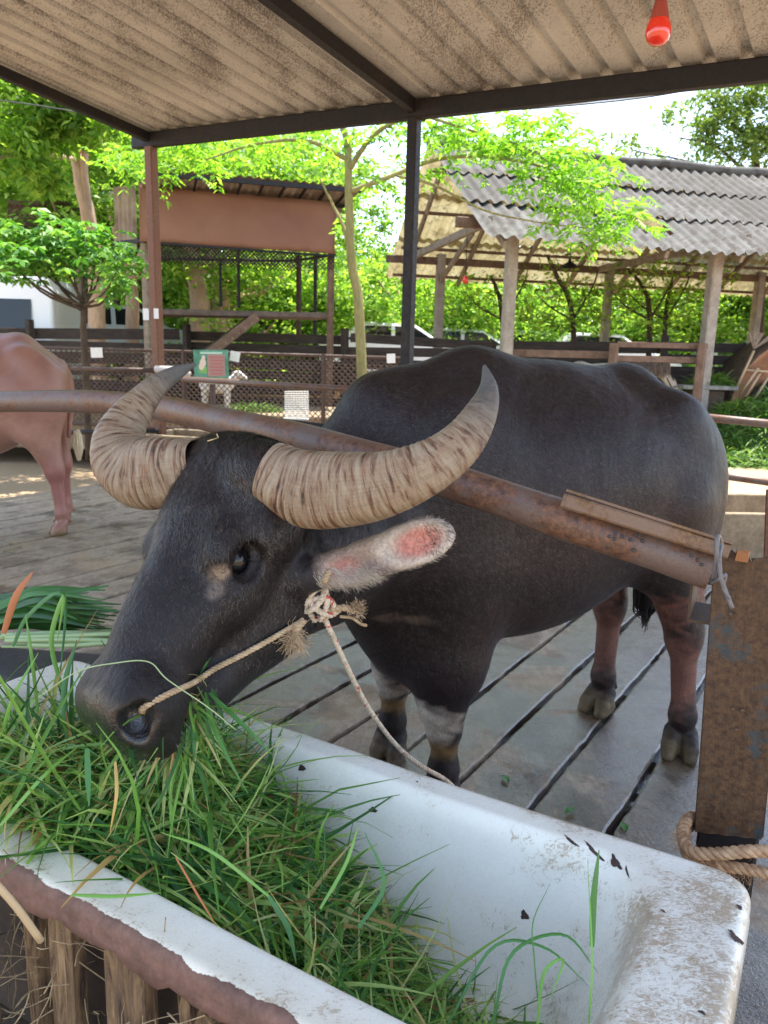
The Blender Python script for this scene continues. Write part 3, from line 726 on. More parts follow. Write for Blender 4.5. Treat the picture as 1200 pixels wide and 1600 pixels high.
# -------- rails round the stall
rails = empty("stall_rail", "brown steel pipe rails between the brown post and the buffalo's withers", "rail", (PA[0], PA[1], 0))
def railp(m, a, b, r_=.028): m.tube([a, (a + b) / 2, b], r_, 10); return m
D1 = 8.75
m = MB(); railp(m, P(110, 576, 8.9), P(247, 579, D1)); m.build("rail", fence_steel, rails, True)
m = MB(); railp(m, P(80, 633, 8.9), P(247, 637, D1)); m.build("rail", fence_steel, rails, True)
m = MB(); railp(m, P(60, 676, 8.95), P(247, 673, D1)); m.build("rail", dark_steel, rails, True)
m = MB(); railp(m, P(285, 592, 8.3), P(548, 608, 6.6), .030); m.build("rail", pipe_m, rails, True)
m = MB(); railp(m, P(300, 640, 8.2), P(548, 672, 6.6)); m.build("rail", dark_steel, rails, True)
m = MB(); m.tube([P(245, 577, 8.72), P(272, 578, 8.6), P(295, 585, 8.5)], [.045, .043, .04], 10); m.build("sleeve", Mat("galvanised").set((.42, .38, .36), .45), rails, True)
m = MB(); b = P(332, 600, 8.1); m.beam(v3(b[0], b[1], 0), b, .05, .05); m.build("upright", fence_steel, rails)
r2_ = empty("stall_rail", "brown steel pipe rails seen to the right of the buffalo's rump", "rail", (2.6, 5.6, 0))
m = MB(); railp(m, P(1040, 646, 5.9), P(1290, 671, 5.3), .031); m.build("rail", pipe_m, r2_, True)
m = MB(); railp(m, P(1040, 731, 5.9), P(1290, 766, 5.3), .028); m.build("rail", pipe_m, r2_, True)
b = P(1290, 660, 5.3); m = MB(); m.beam(v3(b[0], b[1], 0), b + v3(0, 0, .1), .08, .08); m.build("post", dark_steel, r2_)
b = P(1040, 640, 5.9); m = MB(); m.beam(v3(b[0], b[1], 0), b + v3(0, 0, .05), .08, .08); m.build("post", dark_steel, r2_)

# ================================================================== foreground steelwork
# long pipe over the animal's neck
pc = spline([P(-120, 632, 3.35), P(0, 628, 3.1), P(130, 627, 2.85), P(240, 636, 2.6), P(340, 656, 2.32), P(450, 681, 2.06), P(570, 713, 1.88), P(700, 751, 1.74), P(860, 805, 1.60), P(1000, 851, 1.51), P(1113, 889, 1.45)], 90)
pipe = empty("neck_pipe", "long rusty steel pipe crossing over the buffalo's neck behind its horns", "pipe", tuple(pc[-1]))
wob = 1 + .02 * np.sin(np.linspace(0, 40, 90)); wob[-1] *= 1
MB().tube(pc, .0425 * wob, 28).build("tube", pipe_m, pipe, True)
fa, fb = P(880, 782, 1.535), P(1140, 862, 1.40)
m = MB(); up = nrm(np.cross(nrm(fb - fa), nrm(fa - CC))); up = up if up[2] > 0 else -up
m.beam(fa, fb, .030, .030, up=up, bev=.004)
m.beam(fa + up * .017 + v3(.01, .02, 0), fb + up * .017, .045, .006, up=up)
strap = m.build("angle_bar", steel("angle_rust", (.20, .12, .075), (.10, .045, .02), (.26, .15, .07), .5, 14, .5), pipe)
# welding beads and wire twisted round the end
weld_m = steel("weld", (.05, .05, .05), (.10, .07, .06), (.04, .035, .035), .5, 60, .4)
for (x_, y_) in ((952, 838), (960, 842), (972, 838), (985, 843), (998, 838), (1004, 845), (990, 860), (1080, 868), (1090, 875), (1096, 882)):
    c0 = P(x_, y_, 1.47 if x_ < 1050 else 1.405); uvs(c0, (.0045, .0045, .004), 8, 6).build("weld_bead", weld_m, pipe, True)
wire_m = steel("wire", (.16, .15, .15), (.09, .07, .06), (.20, .18, .17), .5, 30, .4)
m = MB(); m.tube(spline([P(1115, 905, 1.37), P(1119, 878, 1.35), P(1120, 850, 1.35), P(1122, 838, 1.36), P(1127, 850, 1.37), P(1124, 868, 1.35), P(1126, 900, 1.34), P(1134, 925, 1.34), P(1144, 950, 1.335)], 40), .0045, 8)
m.tube(spline([P(1112, 912, 1.38), P(1124, 905, 1.34), P(1134, 898, 1.345), P(1130, 918, 1.34), P(1140, 935, 1.335)], 20), .0035, 7)
tag(m.build("tie_wire", wire_m, None, True), "grey wire twisted round the end of the neck pipe", "wire")

# upright steel channel on the right
sp_ = empty("steel_post", "wide rusty steel upright with flaking blue-grey paint at the right edge", "post", tuple(G(1140, 1600, 0.0)))
TL, TR_, BL_, BR_ = P(1118, 862, 1.42), P(1232, 876, 1.36), P(1086, 1300, 1.47), P(1190, 1312, 1.41)
def plate(m, a, b, c_, d, th):
    n_ = nrm(np.cross(b - a, c_ - a)); n_ = n_ if n_[1] > 0 else -n_
    V_ = [a, b, d, c_] + [q + n_ * th for q in (a, b, d, c_)]
    m.add(V_, [(0, 1, 2, 3), (7, 6, 5, 4), (0, 4, 5, 1), (1, 5, 6, 2), (2, 6, 7, 3), (3, 7, 4, 0)])
m = MB()
# ragged torch-cut top edge
N = 26; tp = [TL + (TR_ - TL) * t + v3(0, 0, rng.normal(0, .0025) + (.006 * math.sin(t * 9))) for t in np.linspace(0, 1, N)]
bt = [BL_ + (BR_ - BL_) * t for t in np.linspace(0, 1, N)]
nn_ = nrm(np.cross(TR_ - TL, BL_ - TL)); nn_ = nn_ if nn_[1] > 0 else -nn_
V_ = []; MR = 14
for s_ in (0, .006):
    for j in range(MR):
        for i in range(N): V_.append(tp[i] + (bt[i] - tp[i]) * j / (MR - 1) + nn_ * (s_ + .0012 * math.sin(i * .9 + j) ))
K = N * MR
Fq = [(j*N+i, j*N+i+1, (j+1)*N+i+1, (j+1)*N+i) for j in range(MR-1) for i in range(N-1)] + [(K+j*N+i, K+(j+1)*N+i, K+(j+1)*N+i+1, K+j*N+i+1) for j in range(MR-1) for i in range(N-1)]
Fq += [(i, K+i, K+i+1, i+1) for i in range(N-1)] + [(K-N+i, K-N+i+1, 2*K-N+i+1, 2*K-N+i) for i in range(N-1)] + [(j*N, (j+1)*N, K+(j+1)*N, K+j*N) for j in range(MR-1)] + [(j*N+N-1, K+j*N+N-1, K+(j+1)*N+N-1, (j+1)*N+N-1) for j in range(MR-1)]
m.add(V_, Fq); m.build("face_plate", rust_steel, sp_)
m = MB()
for a, b in ((TL, BL_), (TR_, BR_)):
    m.beam(a + nn_ * .035, b + nn_ * .035, .006, .055, up=nn_)
m.build("flange", rust_steel, sp_)
m = MB(); bb = (BL_ + BR_) / 2 + nn_ * .03; m.beam(bb + v3(0, 0, .02), v3(bb[0], bb[1], -.3), .12, .05, up=nn_); m.build("foot", dark_steel, sp_)
# square tube stub fixed to the side of the channel
m = MB(); a = P(1102, 925, 1.50); e1 = nrm(TR_ - TL); s0 = .052; hh = .085
for dx_, dz_, sx_, sz_ in ((0, hh / 2, s0, .005), (0, -hh / 2, s0, .005), (-s0 / 2, 0, .005, hh)):
    m.box(a + e1 * dx_ + v3(0, 0, dz_ - .02) + nn_ * .04, e1, nn_, (0, 0, 1), sx_, .10, sz_)
m.build("tube_stub", rust_steel, sp_)
for (x_, y_) in ((1150, 1140), (1160, 1110), (1144, 1108), (1141, 960)):
    uvs(P(x_, y_, 1.405), (.005, .004, .005), 10, 8).build("rivet", rust_steel, sp_, True)
m = MB(); c0 = P(1160, 868, 1.39); m.box(c0, e1, nn_, (0, 0, 1), .022, .02, .016, .002); m.build("lug", steel("lug_rust", (.30, .12, .04), (.35, .15, .05), (.15, .07, .03), .4, 40), sp_)
b = P(1205, 840, 2.2); m = MB(); m.beam(P(1206, 765, 2.3), P(1198, 980, 2.25), .04, .03); m.beam(P(1198, 980, 2.25), v3(*P(1198, 980, 2.25)[:2], 0), .04, .03)
tag(m.build("steel_upright", brown_steel), "narrow brown steel upright behind the wide rusty post at the right edge", "post")
# ================================================================== bathtub
from mathutils.bvhtree import BVHTree
def bvh(V, F): return BVHTree.FromPolygons([tuple(x) for x in np.asarray(V, float)], [tuple(int(i) for i in f) for f in F])
def hit(tree, px, py, off=0.0):
    d = nrm(ray(px, py)); h = tree.ray_cast(Vector(CC), Vector(d))
    if h[0] is None: return None, None
    n = np.array(h[1]); n = n if n @ d < 0 else -n
    return np.array(h[0]) + n * off, n
bodytree = bvh(V, F)
RIM = .58
TO = G(1180, 1372, RIM); TU = -v3(math.sin(R(119.6)), math.cos(R(119.6)), 0); TW = -v3(math.sin(R(30.2)), math.cos(R(30.2)), 0)
TL_, TWD = 1.88, .69          # length leftwards, width towards us
def tb(s, w, z): return TO + TU * s + TW * w + v3(0, 0, z - RIM)
def contour(s0, s1, w0, w1, r, nc=22, ns=70, nw=34):
    out = []
    def arc(cs, cw, a0):
        for i in range(nc): a = a0 + (math.pi / 2) * i / nc; out.append((cs + r * math.cos(a), cw + r * math.sin(a)))
    def seg(p, q, n_):
        for i in range(n_): t = i / n_; out.append((p[0] + (q[0] - p[0]) * t, p[1] + (q[1] - p[1]) * t))
    arc(s1 - r, w1 - r, 0); seg((s1 - r, w1), (s0 + r, w1), ns)
    arc(s0 + r, w1 - r, math.pi / 2); seg((s0, w1 - r), (s0, w0 + r), nw)
    arc(s0 + r, w0 + r, math.pi); seg((s0 + r, w0), (s1 - r, w0), ns)
    arc(s1 - r, w0 + r, 3 * math.pi / 2); seg((s1, w0 + r), (s1, w1 - r), nw)
    return np.array(out)
ri, le, fa_, ne = .135, .05, .060, .088       # rim widths
LV = []
for z_, ins in ((.520, -.002), (.535, 0), (.550, 0), (.562, .001), (.571, .004), (.577, .010), (.580, .018)):
    LV.append((ins, TL_ - ins, ins, TWD - ins, .055, z_))
for t in np.linspace(.12, 1, 9):
    i0 = .018; LV.append((i0 + (ri - i0) * t, TL_ - i0 - (le - i0) * t, i0 + (fa_ - i0) * t, TWD - i0 - (ne - i0) * t, .055 + .08 * t, .580 - .003 * t))
for d_, dr, z_ in ((.006, 0, .574), (.012, .0, .566), (.018, .005, .553), (.024, .01, .535), (.030, .02, .51), (.038, .03, .48), (.048, .03, .44), (.058, .03, .40), (.068, .03, .36), (.080, .03, .32), (.094, .03, .285), (.112, .03, .258), (.135, .02, .238), (.165, .01, .226), (.20, -.02, .220), (.235, -.05, .217)):
    LV.append((ri + d_ * 1.5, TL_ - le - d_ * 2.2, fa_ + d_, TWD - ne - d_, .135 + dr, z_))
Vt, At = [], []
for k, (s0, s1, w0, w1, r_, z_) in enumerate(LV):
    c_ = contour(s0, s1, w0, w1, r_)
    for (s, w) in c_:
        wob = .0025 * math.sin(s * 7 + 1) + ((.009 * math.sin(s * 33) * math.sin(s * 11 + 2) + .006 * math.sin(s * 71 + 1) * math.sin(s * 23) + rng.normal(0, .0012)) * (w > TWD - .02) if k == 0 else 0)
        Vt.append(tb(s, w, z_ + wob))
        near = np.clip((w - (TWD - .10)) / .10, 0, 1); rt = np.clip((.30 - s) / .25, 0, 1); farr = np.clip((.05 - w) / .05, 0, 1)
        outer = 1 - np.clip(k / 15, 0, 1)
        At.append((near * outer, max(rt * (k < 20) * .55 + rt * .1, farr * .6 * (k < 14), near * .30 * (k < 17)) + .28 * np.clip((.62 - s) / .4, 0, 1) * (16 < k), near))
nC = len(c_)
Vt = np.array(Vt); Ft = [(k*nC+i, k*nC+(i+1) % nC, (k+1)*nC+(i+1) % nC, (k+1)*nC+i) for k in range(len(LV)-1) for i in range(nC)]
Ft.append(tuple((len(LV)-1)*nC + i for i in range(nC)))
en = Mat("enamel"); at = en.attr("tint"); sp3 = en.n.new("ShaderNodeSeparateColor"); en.l.new(at, sp3.inputs[0])
white = en.mix(.25, (.84, .81, .71), en.ramp(en.noise(5, 4), [(.3, .75), (.7, 1.1)]), 'MULTIPLY')
d1 = en.noise(60, 7, .82, en.map((1, 1.8, 1), (0, 0, .6)), 1.6); d2 = en.noise(7, 5, .65)
dm = en.math('ADD', en.math('MULTIPLY', d1, .75), en.math('ADD', en.math('MULTIPLY', sp3.outputs[1], .20), en.math('MULTIPLY', d2, .42)))
c = en.mix(en.math('MULTIPLY', en.ramp(dm, [(.665, 0), (.75, 1)]), .8), white, (.32, .205, .10))
c = en.mix(en.math('MULTIPLY', en.ramp(en.math('ADD', d2, en.math('MULTIPLY', sp3.outputs[1], .2)), [(.5, 0), (.9, .6)]), .35), c, (.66, .57, .40))
fleck = en.ramp(en.noise(120, 3, .8), [(.70, 0), (.73, 1)]); c = en.mix(en.math('MULTIPLY', fleck, .55), c, (.10, .07, .045))
rn = en.math('ADD', sp3.outputs[0], en.math('MULTIPLY', en.math('SUBTRACT', en.noise(7, 6, .6), .5), .85))
rm = en.ramp(rn, [(.60, 0), (.615, 1)])
rustc = en.mix(.6, en.ramp(en.noise(22, 6, .7), [(.3, (.10, .048, .035)), (.7, (.22, .115, .08))]), en.ramp(en.noise(90, 4, .8), [(.3, .6), (.7, 1.3)]), 'MULTIPLY')
c = en.mix(en.math('MULTIPLY', at3 if False else sp3.outputs[2], .5), c, en.mix(1.0, c, (.92, .84, .66), 'MULTIPLY'))
c = en.mix(rm, c, rustc)
ro = en.mix(rm, en.ramp(d1, [(.35, .16), (.7, .45)]), .7)
en.set(c, ro, en.bump(en.mix(.5, rm, d1), .35, .002, en.bump(en.noise(4, 2), .08, .02)), spec=.55)
tub = empty("bathtub", "old white enamel bathtub with rusty chipped rim used as a feeding trough", "bathtub", tuple(tb(TL_ / 2, TWD / 2, 0)))
tubo = mesh_np("basin", Vt, Ft, en.m, tub, True, np.array(At))
so = tubo.modifiers.new("thick", 'SOLIDIFY'); so.thickness = .004; so.offset = -1 
tubtree = bvh(Vt, Ft)
# flakes of missing enamel
chipm = rough_mat("bare_iron", (.035, .02, .016), (.09, .05, .04), 60, .8, .6)
def chip(px, py, r_, st=1.0, ang=0.0, seed=0, nm="enamel_chip"):
    c0, n_ = hit(tubtree, px, py, .0012)
    if c0 is None: return
    rg = np.random.default_rng(abs(seed + int(px))); e1 = nrm(np.cross(n_, v3(0, 0, 1)) + 1e-6); e2 = np.cross(n_, e1)
    a_ = e1 * math.cos(ang) + e2 * math.sin(ang); b_ = np.cross(n_, a_); N_ = 26; V_ = [c0 + n_ * .0006]
    for i in range(N_):
        t = 2 * math.pi * i / N_; rr = r_ * (1 + .18 * math.sin(3 * t + seed) + rg.normal(0, .13)); V_.append(c0 + a_ * rr * st * math.cos(t) + b_ * rr * math.sin(t))
    V2 = [v for v in V_[1:]]
    MB().add(V_ + V2, [(0, i + 1, (i + 1) % N_ + 1) for i in range(N_)]).build(nm, chipm, tub)
for (x_, y_, r_, st, a_) in ((472, 1200, .0065, 1.5, .4), (583, 1265, .006, 1.5, .2), (438, 1149, .003, 1.3, 0), (652, 1222, .0025, 1, 0), (820, 1430, .0085, 1.0, .5), (962, 1348, .007, 2.0, 2.7), (930, 1332, .0035, 7.0, 2.72), (893, 1315, .003, 5.0, 2.75), (980, 1362, .002, 6, 2.6), (1155, 1418, .005, 1.0, 0), (1148, 1465, .008, 1.6, 1.2), (1170, 1385, .010, 1.4, .4), (1036, 1424, .002, 2.5, 1), (880, 1462, .002, 1.2, 0), (1097, 1583, .003, 1.6, 1.3)):
    chip(x_, y_, r_, st, a_)

# timber stand under the tub
wood = Mat("old_timber"); v = wood.map((14, 14, 1.6))
c = wood.ramp(wood.noise(3, 7, .75, v, 1.2), [(.36, (.03, .017, .010)), (.46, (.14, .08, .04)), (.56, (.24, .145, .07)), (.68, (.38, .25, .13))])
c = wood.mix(.6, c, wood.ramp(wood.noise(6, 5, .7), [(.35, .45), (.65, 1.2)]), 'MULTIPLY')
wood.set(c, .85, wood.bump(wood.noise(3, 7, .75, v, .8), .8, .006))
stand = empty("timber_stand", "rough broken wooden boards standing under the near rim of the bathtub", "wooden stand", tuple(tb(.9, TWD - .03, 0)))
def board(name, pts_px, w_, th, zt, zb, jag=.01):
    """board standing just inside the near skirt; pts: (px at top, py at top) and lean"""
    (x0, y0, dep), lean = pts_px
    a = P(x0, y0, dep); rg = np.random.default_rng(abs(int(x0))); N_ = 14; V_ = []
    for s_ in (0, 1):
        for j in range(10):
            z_ = a[2] + (zb - a[2]) * j / 9
            for i in range(N_):
                t = (i / (N_ - 1) - .5) * w_; q = a - TU * (t + lean * j / 9) + TW * (-th * s_ + .003 * math.sin(i * 1.3 + j * .5))
                zz = z_ + ((rg.normal(0, jag) + jag * math.sin(i * .8)) if j == 0 and s_ == 0 else 0)
                V_.append(v3(q[0], q[1], zz))
    K = N_ * 10
    Fb = [(j*N_+i, j*N_+i+1, (j+1)*N_+i+1, (j+1)*N_+i) for j in range(9) for i in range(N_-1)] + [(K+j*N_+i, K+(j+1)*N_+i, K+(j+1)*N_+i+1, K+j*N_+i+1) for j in range(9) for i in range(N_-1)]
    Fb += [(i, K+i, K+i+1, i+1) for i in range(N_-1)] + [(j*N_, (j+1)*N_, K+(j+1)*N_, K+j*N_) for j in range(9)] + [(j*N_+N_-1, K+j*N_+N_-1, K+(j+1)*N_+N_-1, (j+1)*N_+N_-1) for j in range(9)]
    mesh_np(name, V_, Fb, wood.m, stand, False)
def ndep(px, z_):      # depth of the plane of the boards below the near rim at that column
    # intersect pixel column ray with plane through tb(.,TWD-.012)
    best = None
    for py in range(1380, 2000, 4):
        p = G(px, py, z_); w_ = (p - TO) @ TW
        if w_ > TWD - .012: return (px, py, p[1])
    return (px, py, p[1])
for (x_, w_, lean) in ((90, .058, -.004), (40, .026, .0), (190, .090, .004), (305, .075, .05), (410, .08, .0), (-60, .08, 0), (520, .07, 0)):
    q = ndep(x_, .528 if x_ not in (305,) else .48)
    board("board", (q, lean), w_, .028, .52, 0, .004 if x_ < 250 else .014)
m = MB(); m.beam(tb(.10, TWD - .12, .26), tb(TL_ - .1, TWD - .12, .26), .05, .34); m.beam(tb(.08, .10, .17), tb(TL_ - .1, .10, .17), .05, .34)
m.build("side_beam", rough_mat("dark_timber", (.03, .018, .012), (.08, .05, .03), 9), stand)
m = MB(); m.beam(tb(.012, .03, .25), tb(.012, TWD - .03, .25), .02, .50); m.build("end_plate", rust_steel, stand)
m = MB(); m.beam(tb(TL_ - .03, .05, .25), tb(TL_ - .03, TWD - .05, .25), .03, .50); m.build("end_board", wood.m, stand)

# dry straw caught between the boards
m = MB(); rgw = np.random.default_rng(17)
for k in range(170):
    q = tb(rgw.uniform(.75, 1.9), TWD + rgw.uniform(-.06, -.005), rgw.uniform(.22, .50)); pts = [q]; d = nrm(rgw.normal(0, 1, 3) * np.array([1, .5, 1]))
    for j in range(4): d = nrm(d + rgw.normal(0, .25, 3)); pts.append(pts[-1] + d * rgw.uniform(.015, .05))
    m.tube(pts, rgw.uniform(.0006, .0018), 4, cap=False)
kind(m.build("dry_straw", rough_mat("dry_straw", (.16, .10, .05), (.50, .37, .20), 30), None, True), "stuff")
# ================================================================== cut grass
def blades(root, d0, ln, wd, droop, n_seg=6, rg=None, twist=.6, kink=.0):
    """ribbons: root (n,3), direction (n,3), length, width, droop"""
    n_ = len(root); rg = rg or rng; p = root.copy(); d = nrm(d0); side0 = nrm(np.cross(d, v3(0, 0, 1)) + rg.normal(0, .25, (n_, 3)))
    VV = []; st = (ln / n_seg)[:, None]; bend = rg.normal(0, .18, (n_, 3)); bend[:, 2] *= .4
    kk = rg.integers(1, n_seg, n_)
    for k in range(n_seg + 1):
        t = k / n_seg; side = nrm(side0 - d * (side0 * d).sum(1)[:, None]); nn = np.cross(side, d)
        w_ = (wd * (np.sin(math.pi * min(.97, .22 + t * .78)) ** .8 if t > 0 else .55))[:, None]
        VV += [p - side * w_ + nn * w_ * .35, p, p + side * w_ + nn * w_ * .35]
        d = nrm(d + bend * .5 + np.array([0, 0, -1.]) * (droop * (.25 + t))[:, None] + (rg.normal(0, .9, (n_, 3)) * ((kk == k) & (rg.random(n_) < kink))[:, None]))
        p = p + d * st
    Vv = np.stack(VV, 1); m_ = Vv.shape[1]; k = (np.arange(n_) * m_)[:, None]; Q = []
    for i in range(n_seg):
        Q += [k + np.array([i*3, i*3+1, i*3+4, i*3+3]), k + np.array([i*3+1, i*3+2, i*3+5, i*3+4])]
    return Vv.reshape(-1, 3), np.stack(Q, 1).reshape(-1, 4)
def grass_mat(name, stops, tr=.35, rough_=.45):
    m = Mat(name); g = m.n.new("ShaderNodeNewGeometry"); c = m.ramp(g.outputs['Random Per Island'], stops)
    c = m.mix(.4, c, m.ramp(m.noise(25, 3), [(.3, .65), (.7, 1.3)]), 'MULTIPLY')
    m.set(c, rough_, spec=.4); t = m.n.new("ShaderNodeBsdfTranslucent"); m.l.new(m.mix(1.0, c, (1.3, 1.3, .6), 'MULTIPLY'), t.inputs[0])
    x = m.n.new("ShaderNodeMixShader"); x.inputs[0].default_value = tr; m.l.new(m.b.outputs[0], x.inputs[1]); m.l.new(t.outputs[0], x.inputs[2]); m.l.new(x.outputs[0], m.n["Material Output"].inputs[0]); return m.m
fresh = grass_mat("cut_grass", [(0, (.03, .11, .03)), (.20, (.08, .22, .055)), (.40, (.16, .34, .055)), (.60, (.29, .48, .10)), (.76, (.42, .58, .18)), (.87, (.54, .56, .24)), (.94, (.52, .36, .14)), (1.0, (.26, .13, .06))])
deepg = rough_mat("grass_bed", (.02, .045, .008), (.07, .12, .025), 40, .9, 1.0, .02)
MUZ = hd(.60, 0, -.10); ms, mw_ = (MUZ - TO) @ TU, (MUZ - TO) @ TW
def heap(s, w):
    s = np.asarray(s, float); w = np.asarray(w, float); e = np.clip((w - .10) / .1, 0, 1) * np.clip((TWD + .02 - w) / .1, 0, 1)
    prof_ = np.interp(s, [.3, .45, .62, .85, 1.10, 1.35, 1.6, 1.88], [.255, .275, .32, .435, .55, .60, .57, .50])
    side_ = np.interp(w, [.06, .2, .4, .6, .7], [-.06, -.02, .0, .0, -.02])
    bump_ = .015 * np.exp(-(((s - ms) / .17) ** 2 + ((w - mw_ - .02) / .15) ** 2))
    slope_ = .16 * np.clip((.42 - w) / .42, 0, 1) * np.clip((1.0 - s) / .4, 0, 1)
    lf_ = .16 * np.clip((s - 1.25) / .3, 0, 1) * np.clip((.50 - w) / .3, 0, 1)
    return prof_ + side_ + bump_ - slope_ - lf_ + .014 * np.sin(s * 23) * np.sin(w * 29 + 1)
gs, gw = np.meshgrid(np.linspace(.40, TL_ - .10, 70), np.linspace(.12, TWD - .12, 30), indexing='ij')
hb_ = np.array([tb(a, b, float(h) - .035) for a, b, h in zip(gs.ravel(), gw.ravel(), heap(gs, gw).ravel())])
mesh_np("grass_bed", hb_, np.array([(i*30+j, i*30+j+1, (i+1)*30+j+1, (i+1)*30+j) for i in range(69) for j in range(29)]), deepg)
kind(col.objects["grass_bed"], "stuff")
rg = np.random.default_rng(11)
def scatter(n_, s0, s1, w0, w1, lo, hi, wlo, whi, dr, lift, dens=None, mat_=fresh, name="cut_grass", zoff_=(-.03, .02), dirbias=None, kink=.12):
    s = rg.uniform(s0, s1, n_ * 3); w = rg.uniform(w0, w1, n_ * 3)
    if dens is not None: keep = rg.random(len(s)) < dens(s, w); s, w = s[keep], w[keep]
    s, w = s[:n_], w[:n_]; k = len(s); h = heap(s, w) + rg.uniform(*zoff_, k)
    root = np.array([tb(a, b, c_) for a, b, c_ in zip(s, w, h)])
    a = rg.uniform(0, 2 * math.pi, k)
    d = np.stack([np.cos(a), np.sin(a), rg.normal(lift, .28, k)], 1)
    if dirbias is not None: d = d + np.asarray(dirbias)
    ln = rg.uniform(lo, hi, k); ln *= rg.uniform(.6, 1.1, k)
    root = root - nrm(d) * (ln * .35)[:, None] * np.array([1, 1, 0])
    return blades(root, d, ln, rg.uniform(wlo, whi, k), rg.uniform(*dr, k), 6, rg, kink=kink)
parts = [scatter(6200, .50, TL_ - .10, .11, TWD - .07, .12, .36, .0016, .0052, (.0, .22), .14, lambda s, w: np.clip((s - .40) * 2.2, .05, 1)),
         scatter(2600, .62, TL_ - .12, .16, TWD - .10, .20, .50, .0024, .0070, (.04, .26), .30),
         scatter(1300, .42, .95, .10, TWD - .20, .10, .30, .0012, .0036, (.05, .3), .12, lambda s, w: np.clip((s - .38) * 2.5, .05, 1), zoff_=(-.005, .02)),
         scatter(1000, .20, .66, .18, TWD - .18, .10, .32, .0012, .0046, (.03, .20), .35, zoff_=(0, .05)),
         scatter(700, .9, TL_ - .3, .08, TWD - .05, .10, .24, .0005, .0010, (.05, .3), .45),
         scatter(260, .40, .95, .12, TWD - .15, .10, .28, .0004, .0007, (.02, .15), .75, zoff_=(0, .02))]
Vg, Fg, o_ = [], [], 0
for a, b in parts: Vg.append(a); Fg.append(b + o_); o_ += len(a)
Vg = np.concatenate(Vg); Fg = np.concatenate(Fg)
q_ = Vg - TO; bw_ = (q_ @ TW); bs_ = (q_ @ TU); bad = (((bw_ > TWD - ne) | (bw_ < fa_) | (bs_ > TL_ - le)) & (Vg[:, 2] < RIM + .002)) | ((bw_ > TWD - ne - .05) & (Vg[:, 2] < RIM - .10)) | ((bw_ < fa_ + .03) & (Vg[:, 2] < RIM - .04))
bad = bad.reshape(-1, 21).any(1); Fg = Fg[~bad[Fg[:, 0] // 21]]
# keep blades out of the tub wall and off the animal
g = mesh_np("cut_grass", Vg, Fg, fresh, None, True); kind(g, "stuff")
# blades hanging from the mouth
nb = 300; t = rg.uniform(-1, 1, nb); root = np.array([hd(.585 + rg.uniform(-.12, .03), .085 * x, -.150 + rg.normal(0, .008)) for x in t])
d = np.stack([rg.normal(.05, .5, nb), rg.normal(-.25, .4, nb), rg.normal(-.5, .35, nb)], 1)
Vm, Fm = blades(root, d, rg.uniform(.08, .24, nb), rg.uniform(.0018, .0052, nb), rg.uniform(.1, .4, nb), 6, rg)
kind(mesh_np("mouthful_of_grass", Vm, Fm, fresh, None, True), "stuff")
# broad blades on top, drawn one by one
top = []
def ribbon(pts, w_, name, mat_, label=None, cat="grass blade", group=None, fold=.35, parent=None, n_=18, up=(0, 0, 1)):
    c_ = spline(pts, n_); T = nrm(np.gradient(c_, axis=0)); V_ = []
    for i in range(n_):
        t = i / (n_ - 1); vd = nrm(c_[i] - CC) * .6 + v3(0, 0, -1) * .4; s_ = nrm(np.cross(T[i], vd)); nn = np.cross(s_, T[i]); ww = w_ * (math.sin(math.pi * min(.98, .2 + .8 * t)) ** .7)
        V_ += [c_[i] - s_ * ww + nn * ww * fold, c_[i], c_[i] + s_ * ww + nn * ww * fold]
    Fr = np.array([(i*3+j, i*3+j+1, i*3+j+4, i*3+j+3) for i in range(n_-1) for j in range(2)])
    return mesh_np(name, V_, Fr, mat_, parent, True)
lightg = Mat("light_blade"); lightg.set((.16, .34, .05), .4); yel = Mat("dry_blade"); yel.set((.50, .33, .10), .5); redb = Mat("reddish_blade"); redb.set((.45, .14, .04), .45); midg = Mat("mid_blade"); midg.set((.05, .17, .03), .4); palest = Mat("pale_stalk"); palest.set((.34, .45, .22), .45)
